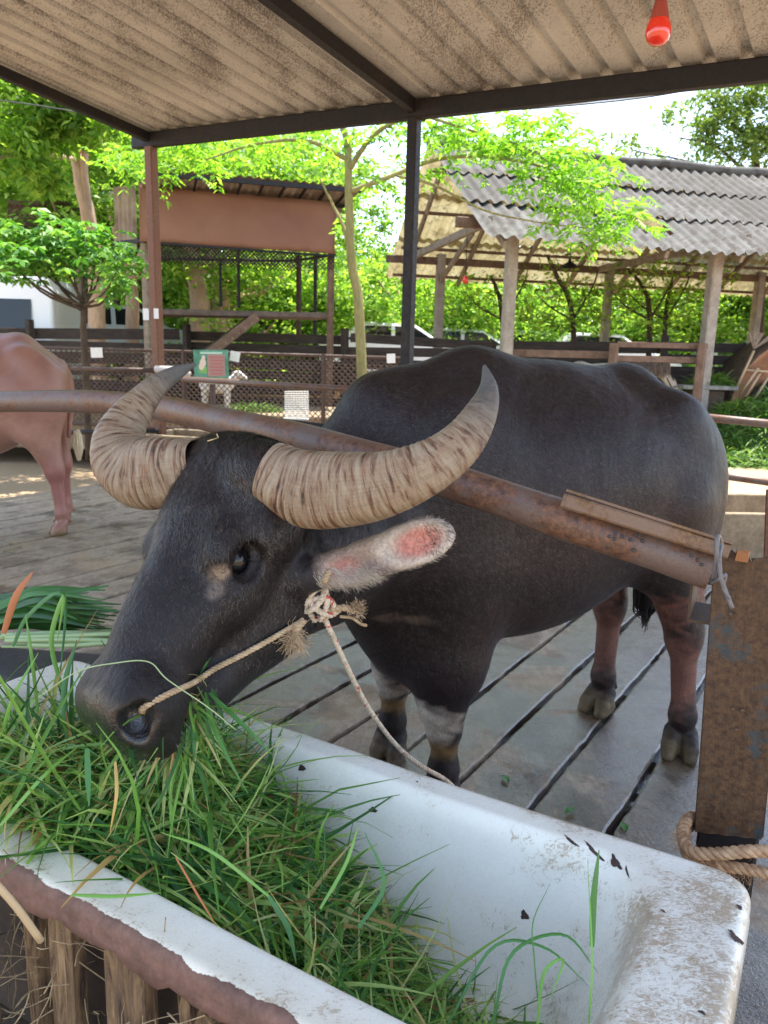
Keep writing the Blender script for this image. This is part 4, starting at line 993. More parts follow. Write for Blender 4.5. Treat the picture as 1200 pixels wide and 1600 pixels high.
RB = [
 ([(112,1398,1.02),(180,1400,1.02),(250,1395,1.04)], .003, lightg),
 ([(180,1190,1.2),(182,1240,1.16),(172,1300,1.15)], .003, yel),
 ([(136,1170,1.2),(139,1260,1.15)], .005, midg),
 ([(275,1340,1.13),(310,1400,1.1),(340,1450,1.07)], .0018, redb),
 ([(420,1400,1.14),(450,1450,1.12),(463,1505,1.08)], .0045, midg),
 ([(925,1480,1.0),(928,1400,1.02),(936,1328,1.04)], .005, midg),
 ([(920,1600,.93),(925,1500,.96),(918,1340,1.04)], .0016, lightg),
 ([(840,1560,.98),(835,1500,1.0),(833,1440,1.02),(860,1380,1.06)], .0012, midg),
 ([(700,1600,1.0),(770,1480,1.05),(850,1480,1.02),(920,1540,.98)], .0026, midg),
 ([(770,1600,.97),(800,1490,1.02),(880,1460,1.04),(935,1520,1.0)], .0028, midg),
 ([(840,1600,.94),(850,1520,1.0),(880,1500,1.0),(860,1560,.96)], .0026, lightg),
 ([(560,1450,1.12),(600,1380,1.16),(570,1300,1.2)], .0035, midg),
 ([(500,1420,1.15),(540,1350,1.2),(560,1290,1.22)], .0032, lightg),
 ([(20,1010,1.95),(45,960,1.97),(100,930,1.95),(92,1080,1.8)], .006, midg),
 ([(5,990,1.8),(25,930,1.82),(52,893,1.84)], .009, redb),
 ([(98,1080,1.75),(80,1000,1.78),(100,930,1.8),(90,1000,1.78)], .006, lightg),
 ([(60,1120,1.6),(50,1030,1.62),(40,960,1.65)], .004, lightg),
 ([(110,1180,1.5),(100,1080,1.55),(120,1000,1.6)], .007, midg),
 ([(0,1160,1.5),(20,1090,1.5),(60,1020,1.55)], .004, lightg),
 ([(0,1290,1.2),(70,1210,1.25),(130,1160,1.35)], .0035, lightg),
 ([(420,1400,1.14),(330,1330,1.12),(250,1300,1.12)], .003, lightg),
]
for k, (pp, w_, mm_) in enumerate(RB):
    o = ribbon([P(*q) for q in pp], w_, "grass_blade", mm_.m, parent=None)
    ttop = o
    top.append(o)
# merge the loose top blades into the stuff they belong to
Vc, Fc, mats_, o_ = [], [], [], 0
for o in top:
    me = o.data; n_ = len(me.vertices); a = np.empty(n_ * 3); me.vertices.foreach_get("co", a); Vc.append(a.reshape(-1, 3)); b = np.empty(len(me.loops), int); me.loops.foreach_get("vertex_index", b); Fc.append(b.reshape(-1, 4) + o_); mats_ += [me.materials[0]] * len(me.polygons); o_ += n_
    bpy.data.objects.remove(o)
gt = mesh_np("long_grass", np.concatenate(Vc), np.concatenate(Fc), None, None, True); kind(gt, "stuff")
um = list(dict.fromkeys(mats_)); [gt.data.materials.append(x) for x in um]; gt.data.polygons.foreach_set("material_index", np.array([um.index(x) for x in mats_], dtype=np.int32))
m = MB(); m.tube(spline([P(-40, 1345, .92), P(20, 1410, .93), P(64, 1470, .95)], 10), .0052, 7); tag(m.build('cane', Mat('cane').set((.50, .36, .20), .6), None, True), 'pale dry cane leaning against the wooden boards at the lower left', 'cane')
# stalk bent across the nose
m = MB(); m.tube(spline([P(60, 1090, 1.30), P(120, 1050, 1.22), P(180, 1036, 1.185), P(232, 1034, 1.18), P(262, 1062, 1.17), P(325, 1105, 1.17), P(368, 1140, 1.2)], 40), .0011, 5)
tag(m.build("grass_stalk", palest.m, None, True), "thin pale grass stalk bent across the top of the buffalo's nose", "grass stalk")
m = MB(); q0, n0_ = hit(bodytree, 335, 690, .006); m.tube([q0 - v3(.012, 0, .004), q0, q0 + v3(.010, .01, .003), q0 + v3(.004, .02, .010)], .0014, 5)
strawm = Mat("straw"); strawm.set((.55, .42, .18), .6)
tag(m.build("straw", strawm.m), "short yellow straw lying on top of the buffalo's head", "straw")

# long leaves stacked beyond the far rim
bun = empty("leaf_bundle", "bundle of long dark green leaves with pale stalks lying beyond the bathtub", "leaf bundle", tuple(P(40, 990, 2.5)))
rg2 = np.random.default_rng(5)
dgm = Mat("dark_leaf"); dgm.set(dgm.ramp(dgm.noise(12, 3), [(.3, (.012, .05, .012)), (.7, (.05, .15, .025))]), .35)
for k in range(42):
    y0 = rg2.uniform(935, 985); y1 = y0 - rg2.uniform(-15, 35) ; dd = rg2.uniform(2.30, 2.55)
    xe = rg2.uniform(100, 195)
    ribbon([P(-150, y0 + 15, dd), P(-20, y0, dd), P(60, (y0 + y1) / 2 - 8, dd - .03), P(xe, y1 + rg2.uniform(0, 20), dd - .06)], rg2.uniform(.008, .020), "leaf", (dgm if rg2.random() < .65 else midg).m, parent=bun)
for k, (pp, w_) in enumerate((([(-100,1000,2.4),(0,945,2.4),(60,920,2.4),(165,922,2.4)], .016), ([(-80,1010,2.3),(10,960,2.3),(80,930,2.33),(170,915,2.36)], .018), ([(-20,955,2.28),(40,928,2.3),(95,918,2.32)], .014))):
    ribbon([P(*q) for q in pp], w_, "leaf", midg.m, parent=bun)
for k in range(16):
    y0 = rg2.uniform(992, 1012); ddp = rg2.uniform(2.25, 2.4); MB().tube(spline([P(rg2.uniform(-10, 45), y0, ddp), P(110, y0 - 2 + rg2.uniform(-3, 3), ddp - .02), P(rg2.uniform(165, 215), y0 + rg2.uniform(-8, 4), ddp - .03)], 8), rg2.uniform(.004, .009), 8).build("stalk", palest.m, bun, True)
stone = rough_mat("dark_stone", (.05, .045, .05), (.10, .09, .09), 7)
m = MB(); c0 = P(20, 1040, 2.42); m.beam(v3(c0[0] - .5, c0[1] + .12, .20), v3(c0[0] + .42, c0[1] + .02, .20), .30, .42, bev=.03)
tag(m.build("stone_block", stone, bevel=.02), "dark grey stone block under the leaf bundle beyond the bathtub", "block")

# ================================================================== ropes
def strand_rope(path, rr, pitch, names, mats_r, parent, seg=6, st=3, samples=None, fray=0):
    L_ = np.linalg.norm(np.diff(path, axis=0), axis=1).sum(); n_ = samples or int(L_ / pitch * 9) + 8; c_ = spline(path, n_); T = nrm(np.gradient(c_, axis=0)); N_ = nrm(np.cross(T[0], v3(.1, .3, 1))); fr = []
    for i in range(n_): N_ = nrm(N_ - T[i] * (N_ @ T[i])); fr.append((N_.copy(), np.cross(T[i], N_)))
    l_ = np.concatenate([[0], np.cumsum(np.linalg.norm(np.diff(c_, axis=0), axis=1))]); out = []
    for k in range(st):
        a = l_ / pitch * 2 * math.pi + 2 * math.pi * k / st
        pts = np.array([c_[i] + (fr[i][0] * math.cos(a[i]) + fr[i][1] * math.sin(a[i])) * rr * .52 for i in range(n_)])
        out.append((pts, rr * .56))
    m_ = MB()
    for pts, r_ in out: m_.tube(pts, r_, seg)
    return m_
def fibres(m_, c0, n_, ln, rad, axis=(0, 0, -1), sp=.6, wd=.0005, rg=np.random.default_rng(3)):
    for k in range(n_):
        d = nrm(np.asarray(axis, float) + rg.normal(0, sp, 3)); p = c0 + rg.normal(0, rad, 3); pts = [p]
        for j in range(4): d = nrm(d + rg.normal(0, .45, 3)); pts.append(pts[-1] + d * ln / 4 * rg.uniform(.6, 1.2))
        m_.tube(pts, wd, 3, cap=False)
jute = Mat("jute_rope"); c = jute.ramp(jute.noise(60, 4), [(.3, (.30, .19, .10)), (.7, (.56, .42, .26))]); jute.set(c, .85, jute.bump(jute.noise(400, 3), .6, .001))
fleckr = Mat("flecked_rope"); c = fleckr.ramp(fleckr.noise(90, 3), [(.3, (.42, .32, .22)), (.6, (.66, .55, .42))]); c = fleckr.mix(fleckr.ramp(fleckr.noise(70, 1, .4), [(.64, 0), (.67, 1)]), c, (.50, .09, .06)); fleckr.set(c, .8, fleckr.bump(fleckr.noise(400, 3), .6, .001))
def onb(px, py, off=.006, dflt=1.4):
    q, _n = hit(bodytree, px, py, off); return q if q is not None else P(px, py, dflt)
halter = empty("halter_rope", "beige rope halter from the buffalo's nostril to a knot below its ear", "rope", tuple(onb(497, 945)))
nost = onb(222, 1110, .001)
k1 = onb(470, 968, .008)
mid1 = P(350, 1030, 0.5 * (nost[1] + k1[1]) - .012)
path1 = [nost - HN * .004, onb(228, 1102, .006)] + [onb(224 + (470 - 224) * t, 1104 + (968 - 1104) * t + 3 * math.sin(math.pi * t), .0085) for t in (.15, .3, .45, .6, .75, .9)] + [k1]
strand_rope(np.array(path1), .0062, .026, None, None, None).build("nose_line", jute.m, halter, True)
KN = onb(497, 945, .012)
m = MB()
def kp(dx, dy, dz=0.0): return P(497 + dx * 1.15, 945 + dy * 1.15, KN[1] - .004 + dz * 1.1)
loops = [[kp(-26, 10, .0), kp(-8, -6, -.02), kp(14, -8, -.018), kp(22, 10, -.006), kp(2, 18, .0), kp(-20, 24, .004)],
         [kp(-10, -36, .004), kp(-16, -14, -.012), kp(-2, 6, -.026), kp(16, 14, -.018), kp(30, 6, .0)],
         [kp(-4, 22, .0), kp(-16, 4, -.016), kp(-6, -18, -.02), kp(8, -22, -.01), kp(12, -2, -.022), kp(4, 22, -.014)],
         [kp(4, -40, .01), kp(10, -24, -.008), kp(4, -6, -.028), kp(-12, 8, -.024), kp(-28, 6, -.004)]]
for lp in loops:
    m2 = strand_rope(np.array(lp), .0068, .024, None, None, None); m.add(np.concatenate(m2.v), m2.f)
m.build("knot", fleckr.m, halter, True)
up_ = [kp(6, -30, .0), onb(508, 905, .006), onb(514, 892, .004)]
strand_rope(np.array(up_), .0066, .024, None, None, None).build("ear_line", jute.m, halter, True)
fw = MB(); m2 = strand_rope(np.array([kp(14, 8, -.012), kp(34, 4, -.01), kp(50, 8, -.006)]), .008, .03, None, None, None); fw.add(np.concatenate(m2.v), m2.f)
fibres(fw, kp(50, 6, -.008), 120, .028, .005, (1, 0, .1), .8, .0006); m2 = strand_rope(np.array([kp(30, 16, -.01), kp(46, 18, -.01), kp(58, 26, -.006), kp(66, 28, -.004)]), .0035, .014, None, None, None); fw.add(np.concatenate(m2.v), m2.f)
fw.build("frayed_end", jute.m, halter, False)
fw = MB(); q = onb(455, 985, .012); fibres(fw, q, 170, .058, .0045, (-.1, -.15, -1), .35, .0006); q2 = strand_rope(np.array([k1, q, q - v3(0, 0, .02)]), .009, .03, None, None, None); fw.add(np.concatenate(q2.v), q2.f)
fw.build("frayed_end", jute.m, halter, False)
ld = [kp(6, 12, -.012), P(518, 990, KN[1] - .01), P(545, 1048, KN[1] + .06), P(575, 1105, KN[1] + .16), P(615, 1160, KN[1] + .26), P(655, 1195, 1.86), P(700, 1222, 1.92), P(735, 1262, 1.96)]
strand_rope(np.array(ld), .0066, .028, None, None, None).build("lead_rope", fleckr.m, halter, True)

# hemp rope round the foot of the steel post
hemp = Mat("hemp_rope"); c = hemp.ramp(hemp.noise(45, 4), [(.3, (.30, .16, .08)), (.7, (.62, .42, .25))]); hemp.set(c, .9, hemp.bump(hemp.noise(300, 3), .7, .0015))
hr = empty("tether_rope", "frayed tan rope wound round the foot of the rusty steel post", "rope", tuple(P(1100, 1330, 1.45)))
m = strand_rope(np.array([P(1100, 1280, 1.56), P(1078, 1278, 1.50), P(1066, 1302, 1.44), P(1080, 1330, 1.38), P(1120, 1334, 1.35), P(1180, 1330, 1.32), P(1260, 1335, 1.30)]), .0125, .045, None, None, None, seg=8)
fibres(m, P(1068, 1310, 1.42), 60, .03, .008, (-.4, -.3, -.6), .6, .0005); m.build("coil", hemp.m, hr, True)
m = strand_rope(np.array([P(1092, 1282, 1.55), P(1070, 1300, 1.48), P(1074, 1335, 1.41), P(1110, 1350, 1.37), P(1165, 1358, 1.34), P(1200, 1366, 1.32), P(1260, 1385, 1.30)]), .0115, .045, None, None, None, seg=8)
for q in range(5): fibres(m, P(1090 + 26 * q, 1348 + 5 * q, 1.36), 28, .035, .008, (0, -.4, -.8), .7, .0005)
m.build("coil", hemp.m, hr, True)
# ================================================================== the reddish cow at the left
S2 = 1.07; C2X = nrm([-.975, -.22, 0]); C2Y = nrm([.22, -.975, 0]); h0 = G(103, 834)
C2M = h0 + C2X * .62 * S2 - C2Y * .205 * S2; C2A = np.array([C2X, C2Y, BZ])
def b2(x, y, z): return C2M + C2X * x + C2Y * y + BZ * z
f2 = Flesh(); trunk(f2, b2, C2A, (-.80, -.6, 0))
f2.cone(b2(.62, 0, 1.08), b2(1.02, 0, 1.22), .22, .15, .1); f2.cone(b2(1.0, 0, 1.22), b2(1.16, 0, 1.26), .15, .11, .08)
f2.cone(b2(1.14, 0, 1.26), b2(1.52, 0, .96), .12, .075, .06); f2.ell(b2(1.50, 0, .96), C2A, (.08, .085, .075), .05); f2.cone(b2(1.2, 0, 1.08), b2(1.46, 0, .90), .06, .04, .06)
for s in (1, -1): f2.cone(b2(1.08, s * .12, 1.24), b2(1.02, s * .34, 1.22), .035, .02, .03)
f2.cone(b2(.28, 0, .62), b2(.22, 0, .50), .045, .025, .05)
V2, F2 = f2.mesh(C2M + v3(-2.0, -1.2, -.05), C2M + v3(1.4, 1.2, 1.65), .0125)
V2 = relax(V2, F2, 2); V2 = C2M + (V2 - C2M) * S2; V2[:, 2] = np.maximum(V2[:, 2], .003)
c2 = np.tile(np.array([.29, .135, .095]), (len(V2), 1)); C2s = lambda x, y, z: C2M + (b2(x, y, z) - C2M) * S2
c2 = patch(c2, V2, C2s(.0, .3, .75), (.9, .5, .22), (.38, .21, .155), .7)
for s in (1, -1):
    c2 = patch(c2, V2, C2s(-.56, s * .2, .34), (.22, .2, .26), (.27, .095, .085), .7)
    for x in (.46, -.6): c2 = patch(c2, V2, C2s(x + .04, s * .2, .01), (.17, .16, .075), (.17, .12, .06), .9)
redh = Mat("reddish_hide"); c = redh.mix(.6, redh.attr("tint"), redh.ramp(redh.noise(5, 5, .6), [(.3, .75), (.7, 1.25)]), 'MULTIPLY')
redh.set(c, .42, redh.bump(redh.noise(60, 4, .7), .3, .004, redh.bump(redh.noise(7, 3), .3, .02)), spec=.5)
cow = empty("young_buffalo", "reddish brown young buffalo seen from behind its flank at the left edge", "buffalo", tuple(C2M))
mesh_np("body", V2, F2, redh.m, cow, True, c2)
m = MB(); tb0 = C2s(-.71, 0, .70)
for k in range(90):
    a = rng.normal(0, .013, 3); m.tube([tb0 + a + v3(0, 0, .05), tb0 + a * 1.3 + v3(0, 0, -.05), tb0 + a * .5 + v3(0, 0, -.17)], [.004, .004, .001], 4, cap=False)
m.build("tail_tuft", Mat("cream_hair").set((.75, .62, .42), .6), cow, True)
for s in (1, -1): m = MB(); m.tube(spline([C2s(1.05, s * .10, 1.34), C2s(.98, s * .30, 1.42), C2s(.84, s * .38, 1.58)], 14), np.linspace(.04, .008, 14), 10); m.build("horn", hm.m, cow, True)

# ================================================================== leaves
def leafs(c, size, rg, d=None, up=.5, asp=.42, drp=0.0):
    n_ = len(c); d = nrm(rg.normal(0, 1, (n_, 3)) * np.array([1, 1, .55]) + np.array([0, 0, -drp])) if d is None else d
    nn = nrm(rg.normal(0, 1, (n_, 3)) * .7 + np.array([0, 0, up * 1.6])); s_ = nrm(np.cross(d, nn)); nn = np.cross(s_, d)
    L_ = (size * rg.uniform(.6, 1.25, n_))[:, None]
    V_ = np.stack([c, c + d * L_ * .5 + s_ * L_ * asp / 2 + nn * L_ * .06, c + d * L_ - nn * L_ * .12, c + d * L_ * .5 - s_ * L_ * asp / 2 + nn * L_ * .06], 1).reshape(-1, 3)
    return V_, np.arange(n_ * 4).reshape(-1, 4)
def clumps(blobs, n_, clump_r, rg, k=16):
    out = []; vol = np.array([r[0] * r[1] * r[2] for _, r in blobs]) ** .75; vol /= vol.sum()
    for (c0, r), v_ in zip(blobs, vol):
        nc = max(6, int(k * v_ * len(blobs))); u = nrm(rg.normal(0, 1, (nc, 3))) * (rg.uniform(.35, 1, (nc, 1)) ** .5); cc = np.asarray(c0) + u * np.asarray(r)
        m_ = int(n_ * v_); i = rg.integers(0, nc, m_); sz = rg.uniform(.5, 1.4, nc)
        out.append(cc[i] + rg.normal(0, clump_r, (m_, 3)) * sz[i][:, None] * np.array([1, 1, .65]))
    return np.concatenate(out)
LM = dict(
 bright=leaf_mat("bright_leaves", (.10, .22, .035), (.25, .42, .07), (.44, .57, .16), .58),
 mid=leaf_mat("mid_leaves", (.07, .17, .025), (.20, .36, .05), (.38, .52, .12), .58),
 deep=leaf_mat("deep_leaves", (.025, .075, .015), (.05, .14, .022), (.12, .24, .05), .4),
 olive=leaf_mat("olive_leaves", (.10, .17, .04), (.18, .27, .07), (.30, .37, .12), .45))
barkm = rough_mat("bark", (.12, .075, .045), (.30, .20, .13), 6, .9, .8, .02, (1, 1, .25))
paleb = rough_mat("pale_bark", (.34, .22, .14), (.52, .36, .24), 3, .9, .6, .02, (1, 1, .3))
greenb = rough_mat("mossy_bark", (.16, .14, .05), (.34, .30, .12), 6, .9, .8, .01, (1, 1, .3))
darkb = rough_mat("dark_bark", (.035, .022, .014), (.10, .065, .04), 8, .9, .6)
def trunk_mesh(name, paths, mt, parent):
    m_ = MB()
    for pts, r0_, r1_ in paths: n_ = 4 + 4 * len(pts); m_.tube(spline(pts, n_) + rng.normal(0, r0_ * .06, (n_, 3)), np.linspace(r0_, r1_, n_), 9)
    return m_.build(name, mt, parent, True)
def limbs(base, top, r_, crown_r, rg, n_=5):
    P_ = [([base, (base + top) / 2 + rg.normal(0, .12, 3), top], r_, r_ * .45)]
    for k in range(n_):
        t = rg.uniform(.45, .95); s = base + (top - base) * t; a = rg.uniform(0, 6.28); e = s + v3(math.cos(a), math.sin(a), rg.uniform(.4, 1.0)) * crown_r * rg.uniform(.5, .9)
        P_.append(([s, (s + e) / 2 + v3(0, 0, -.1 * crown_r), e], r_ * .42, r_ * .10))
    return P_
# -- far trees: three grown kinds, repeated behind the fence
def far_tree(seed, h, r_, lm, n_, size, bark, low=.12):
    rg = np.random.default_rng(seed); o = empty("tree", "x", "tree", (0, 0, 0))
    bl_ = [((rg.normal(0, r_ * .45), rg.normal(0, r_ * .45), h * rg.uniform(low, .92)), (r_ * rg.uniform(.45, .8),) * 2 + (r_ * rg.uniform(.3, .55),)) for _ in range(11)]
    V_, F_ = leafs(clumps(bl_, n_, r_ * .13, rg, 15), size, rg, asp=.5); mesh_np("crown", V_, F_, lm, o, False)
    trunk_mesh("trunk", limbs(v3(0, 0, -.4), v3(rg.normal(0, .2), rg.normal(0, .2), h * .75), .10 + h * .014, r_, rg, 8), bark, o); return o
protos = [far_tree(1, 6.5, 2.4, LM['bright'], 15000, .20, barkm), far_tree(2, 8.0, 2.6, LM['mid'], 15000, .20, darkb, .2), far_tree(3, 5.0, 2.3, LM['bright'], 13000, .17, paleb, .08), far_tree(4, 10.5, 3.0, LM['mid'], 16000, .24, barkm, .45)]
spots = [  # px column, distance, proto, scale, label
 (-60, 22, 3, 1.0, "tall green tree beyond the white van at the far left"), (60, 25, 1, 1.1, "green tree rising behind the small dark hut at the far left"), (150, 19, 3, .95, "tall leafy tree behind the pale trunks at the left"),
 (235, 21, 1, .95, "green tree behind the brown post of the stall"), (300, 24, 0, 1.1, "light green tree seen under the raised hut, left of its posts"), (370, 20, 2, 1.0, "pale green bushy tree seen under the middle of the raised hut"),
 (440, 25, 1, 1.05, "green tree behind the right part of the raised hut"), (505, 21, 0, .85, "light green tree behind the right corner post of the raised hut"), (575, 26, 2, 1.1, "light green tree behind the slender trunk"),
 (628, 23, 2, .95, "light green bushy tree left of the dark stall post"), (700, 24, 0, .80, "yellow green tree seen through the shed, beside its leftmost far post"), (765, 27, 2, 1.1, "yellow green tree seen between the two left posts of the shed"),
 (840, 24, 0, .80, "bright tree seen through the shed, right of its big near post"), (905, 28, 1, .85, "darker green tree in the middle of the shed opening"), (985, 25, 2, 1.0, "bright bushy tree seen right of the middle shed post"),
 (1060, 24, 0, .82, "light green tree seen just left of the right near shed post"), (1150, 24, 1, .72, "green tree seen between the two rightmost shed posts"), (1240, 23, 2, 1.1, "bushy tree at the right end of the shed"),
 (0, 31, 3, 1.15, "tall tree in the back row, far left"), (200, 32, 3, 1.1, "tall tree in the back row behind the brown post"), (420, 33, 1, 1.3, "tree in the back row above the raised hut's roof"), (110, 23, 2, .9, "bright bushy tree rising behind the white van")]
for k, (px, dd, pi, sc, lb) in enumerate(spots):
    o = protos[pi] if px == (-60, 60, 300, 370)[0] and False else copy_tree(protos[pi])
    q = P(px, 560, dd); o.location = (q[0], q[1], -.3); o.scale = (sc,) * 3; o.rotation_euler = (0, 0, k * 1.9); o["label"] = lb; o["group"] = "trees beyond the plank fence"
for o in protos:
    for ch in list(o.children): bpy.data.objects.remove(ch)
    bpy.data.objects.remove(o)
# low far hedge, one mass
rgh = np.random.default_rng(9); hc_ = np.stack([rgh.uniform(-26, 30, 26000), rgh.uniform(31, 36, 26000), rgh.uniform(-.5, 1, 26000)], 1)
hc_[:, 2] = (rgh.random(26000) ** .8) * (3.6 + 1.0 * np.sin(hc_[:, 0] * .7) + .5 * np.sin(hc_[:, 0] * 2.1)) + .2
V_, F_ = leafs(hc_, .30, rgh, asp=.55); kind(mesh_np("far_wood", V_, F_, LM['bright'], None, False), "stuff")

# -- slender tree just beyond the rails, with feathery bright leaves reaching over the shed
def sprays(c, d, L_, nl, lf, rg):
    """feathered twigs: leaflets in pairs on drooping stems"""
    CC_, DD_ = [], []; n_ = len(c); side = nrm(np.cross(d, np.array([0, 0, 1.]))); nrm_up = np.cross(side, d)
    for k in range(nl):
        t = (k + .5) / nl; p = c + d * (L_ * t)[:, None] + np.array([0, 0, -1.]) * (.28 * L_ * t * t)[:, None]
        for s_ in (-1, 1): CC_.append(p); DD_.append(nrm(side * s_ * .9 + d * .75 + np.array([0, 0, -.3]) + rg.normal(0, .15, (n_, 3))))
    return leafs(np.concatenate(CC_), lf, rg, np.concatenate(DD_), up=.9, asp=.36)
rgs = np.random.default_rng(21)
def region(poly_pts, n_, dlo, dhi, spread):
    """clusters of twig origins round limb points"""
    out = []
    for (px, py, w_) in poly_pts:
        m_ = int(n_ * w_); out.append(np.array([P(px + rgs.normal(0, spread[0]), py + rgs.normal(0, spread[1]), rgs.uniform(dlo, dhi)) for _ in range(m_)]))
    return np.concatenate(out)
st_ = empty("slender_tree", "slender tree with a mossy trunk and feathery bright leaves spreading over the shed roof", "tree", tuple(P(575, 590, 9.8)))
bq = P(574, 590, 9.8); b0 = v3(bq[0], bq[1], -.3)
T_ = [([b0, P(562, 500, 9.8), P(548, 400, 9.8), P(545, 300, 9.8), P(543, 230, 9.8), P(533, 185, 9.8)], .070, .036),
      ([P(548, 395, 9.8), P(535, 350, 9.9), P(520, 320, 10), P(500, 280, 10)], .03, .012),
      ([P(545, 265, 9.8), P(580, 215, 9.6), P(620, 190, 9.4), P(700, 165, 9.3)], .035, .015),
      ([P(546, 300, 9.8), P(600, 280, 9.8), P(680, 250, 9.9), P(760, 245, 10.0), P(850, 262, 10), P(930, 300, 10)], .035, .010),
      ([P(620, 275, 9.8), P(680, 290, 9.8), P(760, 330, 9.9), P(860, 350, 10), P(960, 360, 10)], .02, .006),
      ([P(660, 180, 9.3), P(740, 205, 9.5), P(830, 235, 9.8), P(900, 290, 10)], .018, .006),
      ([P(545, 250, 9.8), P(480, 220, 9.7), P(400, 225, 9.6), P(320, 250, 9.5)], .03, .008)]
trunk_mesh("trunk", T_, greenb, st_)
cen = region([(700, 195, .9), (760, 205, 1.1), (820, 220, 1.2), (870, 245, 1.1), (900, 285, .9), (940, 320, .8), (960, 350, .5), (890, 335, .5), (840, 290, .6), (780, 255, .35), (710, 225, .4), (980, 330, .4), (660, 190, .7), (850, 190, .9), (900, 230, .8), (930, 262, .5), (600, 200, .5), (655, 255, .3), (925, 365, .4), (1000, 350, .15)], 34, 9.2, 10.6, (24, 15))
a = rgs.uniform(0, 6.28, len(cen)); d_ = nrm(np.stack([np.cos(a), np.sin(a), rgs.normal(-.1, .25, len(a))], 1))
V_, F_ = sprays(cen, d_, rgs.uniform(.22, .42, len(cen)), 6, .115, rgs)
cen = region([(300, 210, 1.1), (360, 212, 1.0), (420, 215, .9), (470, 210, .8), (265, 230, .9), (395, 240, .4), (310, 245, .5), (500, 205, .5), (230, 262, .6), (205, 240, 1), (560, 300, .12), (600, 260, .2), (585, 340, .08)], 34, 9.3, 11.5, (24, 13))
a = rgs.uniform(0, 6.28, len(cen)); d_ = nrm(np.stack([np.cos(a), np.sin(a), rgs.normal(-.1, .25, len(a))], 1))
V3, F3 = sprays(cen, d_, rgs.uniform(.22, .42, len(cen)), 6, .105, rgs)
mesh_np("crown", np.concatenate([V_, V3]), np.concatenate([F_, F3 + len(V_)]), leaf_mat('feather_leaves', (.10, .25, .025), (.20, .40, .05), (.34, .52, .10), .55), st_, False)

# -- big pale-trunked tree at the left, its crown above the small hut
bt_ = empty("pale_trunk_tree", "tree with a pale pinkish forked trunk and dark drooping leaves at the upper left", "tree", tuple(P(140, 560, 14.5)))
q = P(150, 560, 14.5); b0 = v3(q[0], q[1], -.3)
trunk_mesh("trunk", [([b0, P(150, 440, 14.5), P(140, 350, 14.5), P(118, 240, 14.5), P(90, 170, 14.3), P(60, 90, 14)], .17, .07), ([P(141, 360, 14.5), P(132, 250, 14.4), P(150, 180, 14.2)], .08, .04), ([P(120, 250, 14.5), P(60, 240, 13), P(-20, 250, 12)], .05, .02), ([P(118, 240, 14.4), P(170, 200, 13.5), P(230, 190, 13)], .05, .02)], paleb, bt_)
bl_ = [(P(x_, y_, d_), (w_, w_, w_ * .6)) for x_, y_, d_, w_ in ((-20, 170, 12, 1.0), (40, 150, 12, .9), (30, 240, 12.5, .8), (100, 170, 12.5, .8), (-30, 260, 12, .9), (170, 210, 12.5, .7), (60, 200, 13, .8), (120, 130, 12, .8), (200, 180, 12, .6))]
V_, F_ = leafs(clumps(bl_, 9500, .16, rgs, 12), .17, rgs, asp=.38, drp=.5); mesh_np("crown", V_, F_, LM['mid'], bt_, False)
# thick old trunks seen under the raised hut
for (x_, y_, d_, lb, k) in ((305, 470, 17.5, "thick gnarled pale trunk seen under the raised hut, left one", 0), (338, 470, 18.5, "thick gnarled pale trunk seen under the raised hut, right one", 1), (200, 500, 16, "pale leaning trunk just left of the brown stall post", 2)):
    q = P(x_, 560, d_); o = empty("old_tree", lb, "tree", (q[0], q[1], -.3), "old trunks behind the fence"); trunk_mesh("trunk", [([v3(q[0], q[1], -.3), P(x_ + 6, 470, d_), P(x_ - 8, 400, d_), P(x_ + (14 if k != 2 else -30), 300, d_)], .26 if k < 2 else .15, .14 if k < 2 else .1), ([P(x_, 440, d_), P(x_ + 22, 400, d_), P(x_ + 45, 330, d_)], .13, .07)], paleb, o)
    V_, F_ = leafs(clumps([(P(x_ + 10, 290, d_), (1.4, 1.4, .8)), (P(x_ - 30, 330, d_), (1.0, 1.0, .6))], 2600, .2, rgs, 12), .19, rgs); mesh_np("crown", V_, F_, LM['mid'], o, False)

# -- broad-leaved shrub at the left
sh = empty("broad_leaf_shrub", "shrub with whorls of broad leaves on a forked stem, left of the brown post", "shrub", tuple(P(130, 560, 10.2)))
q = P(131, 560, 10.2); b0 = v3(q[0], q[1], 0)
tips = []
S_ = [([b0, P(131, 520, 10.2), P(131, 482, 10.2)], .05, .035)]
for (x_, y_) in ((40, 410), (90, 370), (130, 365), (165, 390), (190, 410), (70, 405), (10, 405), (150, 400), (110, 400), (182, 440), (60, 380), (-15, 380), (30, 370)):
    dd = 10.2 + rgs.uniform(-.5, .6); e = P(x_, y_, dd); s = P(131 + rgs.uniform(-2, 2), rgs.uniform(470, 490), 10.2); S_.append(([s, s * .45 + e * .55 + v3(0, 0, -.12), e], .022, .007)); tips.append(e)
trunk_mesh("stem", S_, darkb, sh)
cc, dd_ = [], []
for e in tips:
    for k in range(26):
        w0_ = e + rgs.normal(0, .17, 3) * np.array([1.1, 1, .75]); nl = rgs.integers(5, 8); a0 = rgs.uniform(0, 6)
        for j in range(nl): a = a0 + j * 6.28 / nl; cc.append(w0_); dd_.append((math.cos(a), math.sin(a), rgs.uniform(-.7, .1)))
V_, F_ = leafs(np.array(cc), .16, rgs, nrm(np.array(dd_)), up=1.3, asp=.40); mesh_np("crown", V_, F_, leaf_mat("broad_leaves", (.05, .16, .03), (.12, .30, .05), (.26, .46, .12), .4), sh, False)

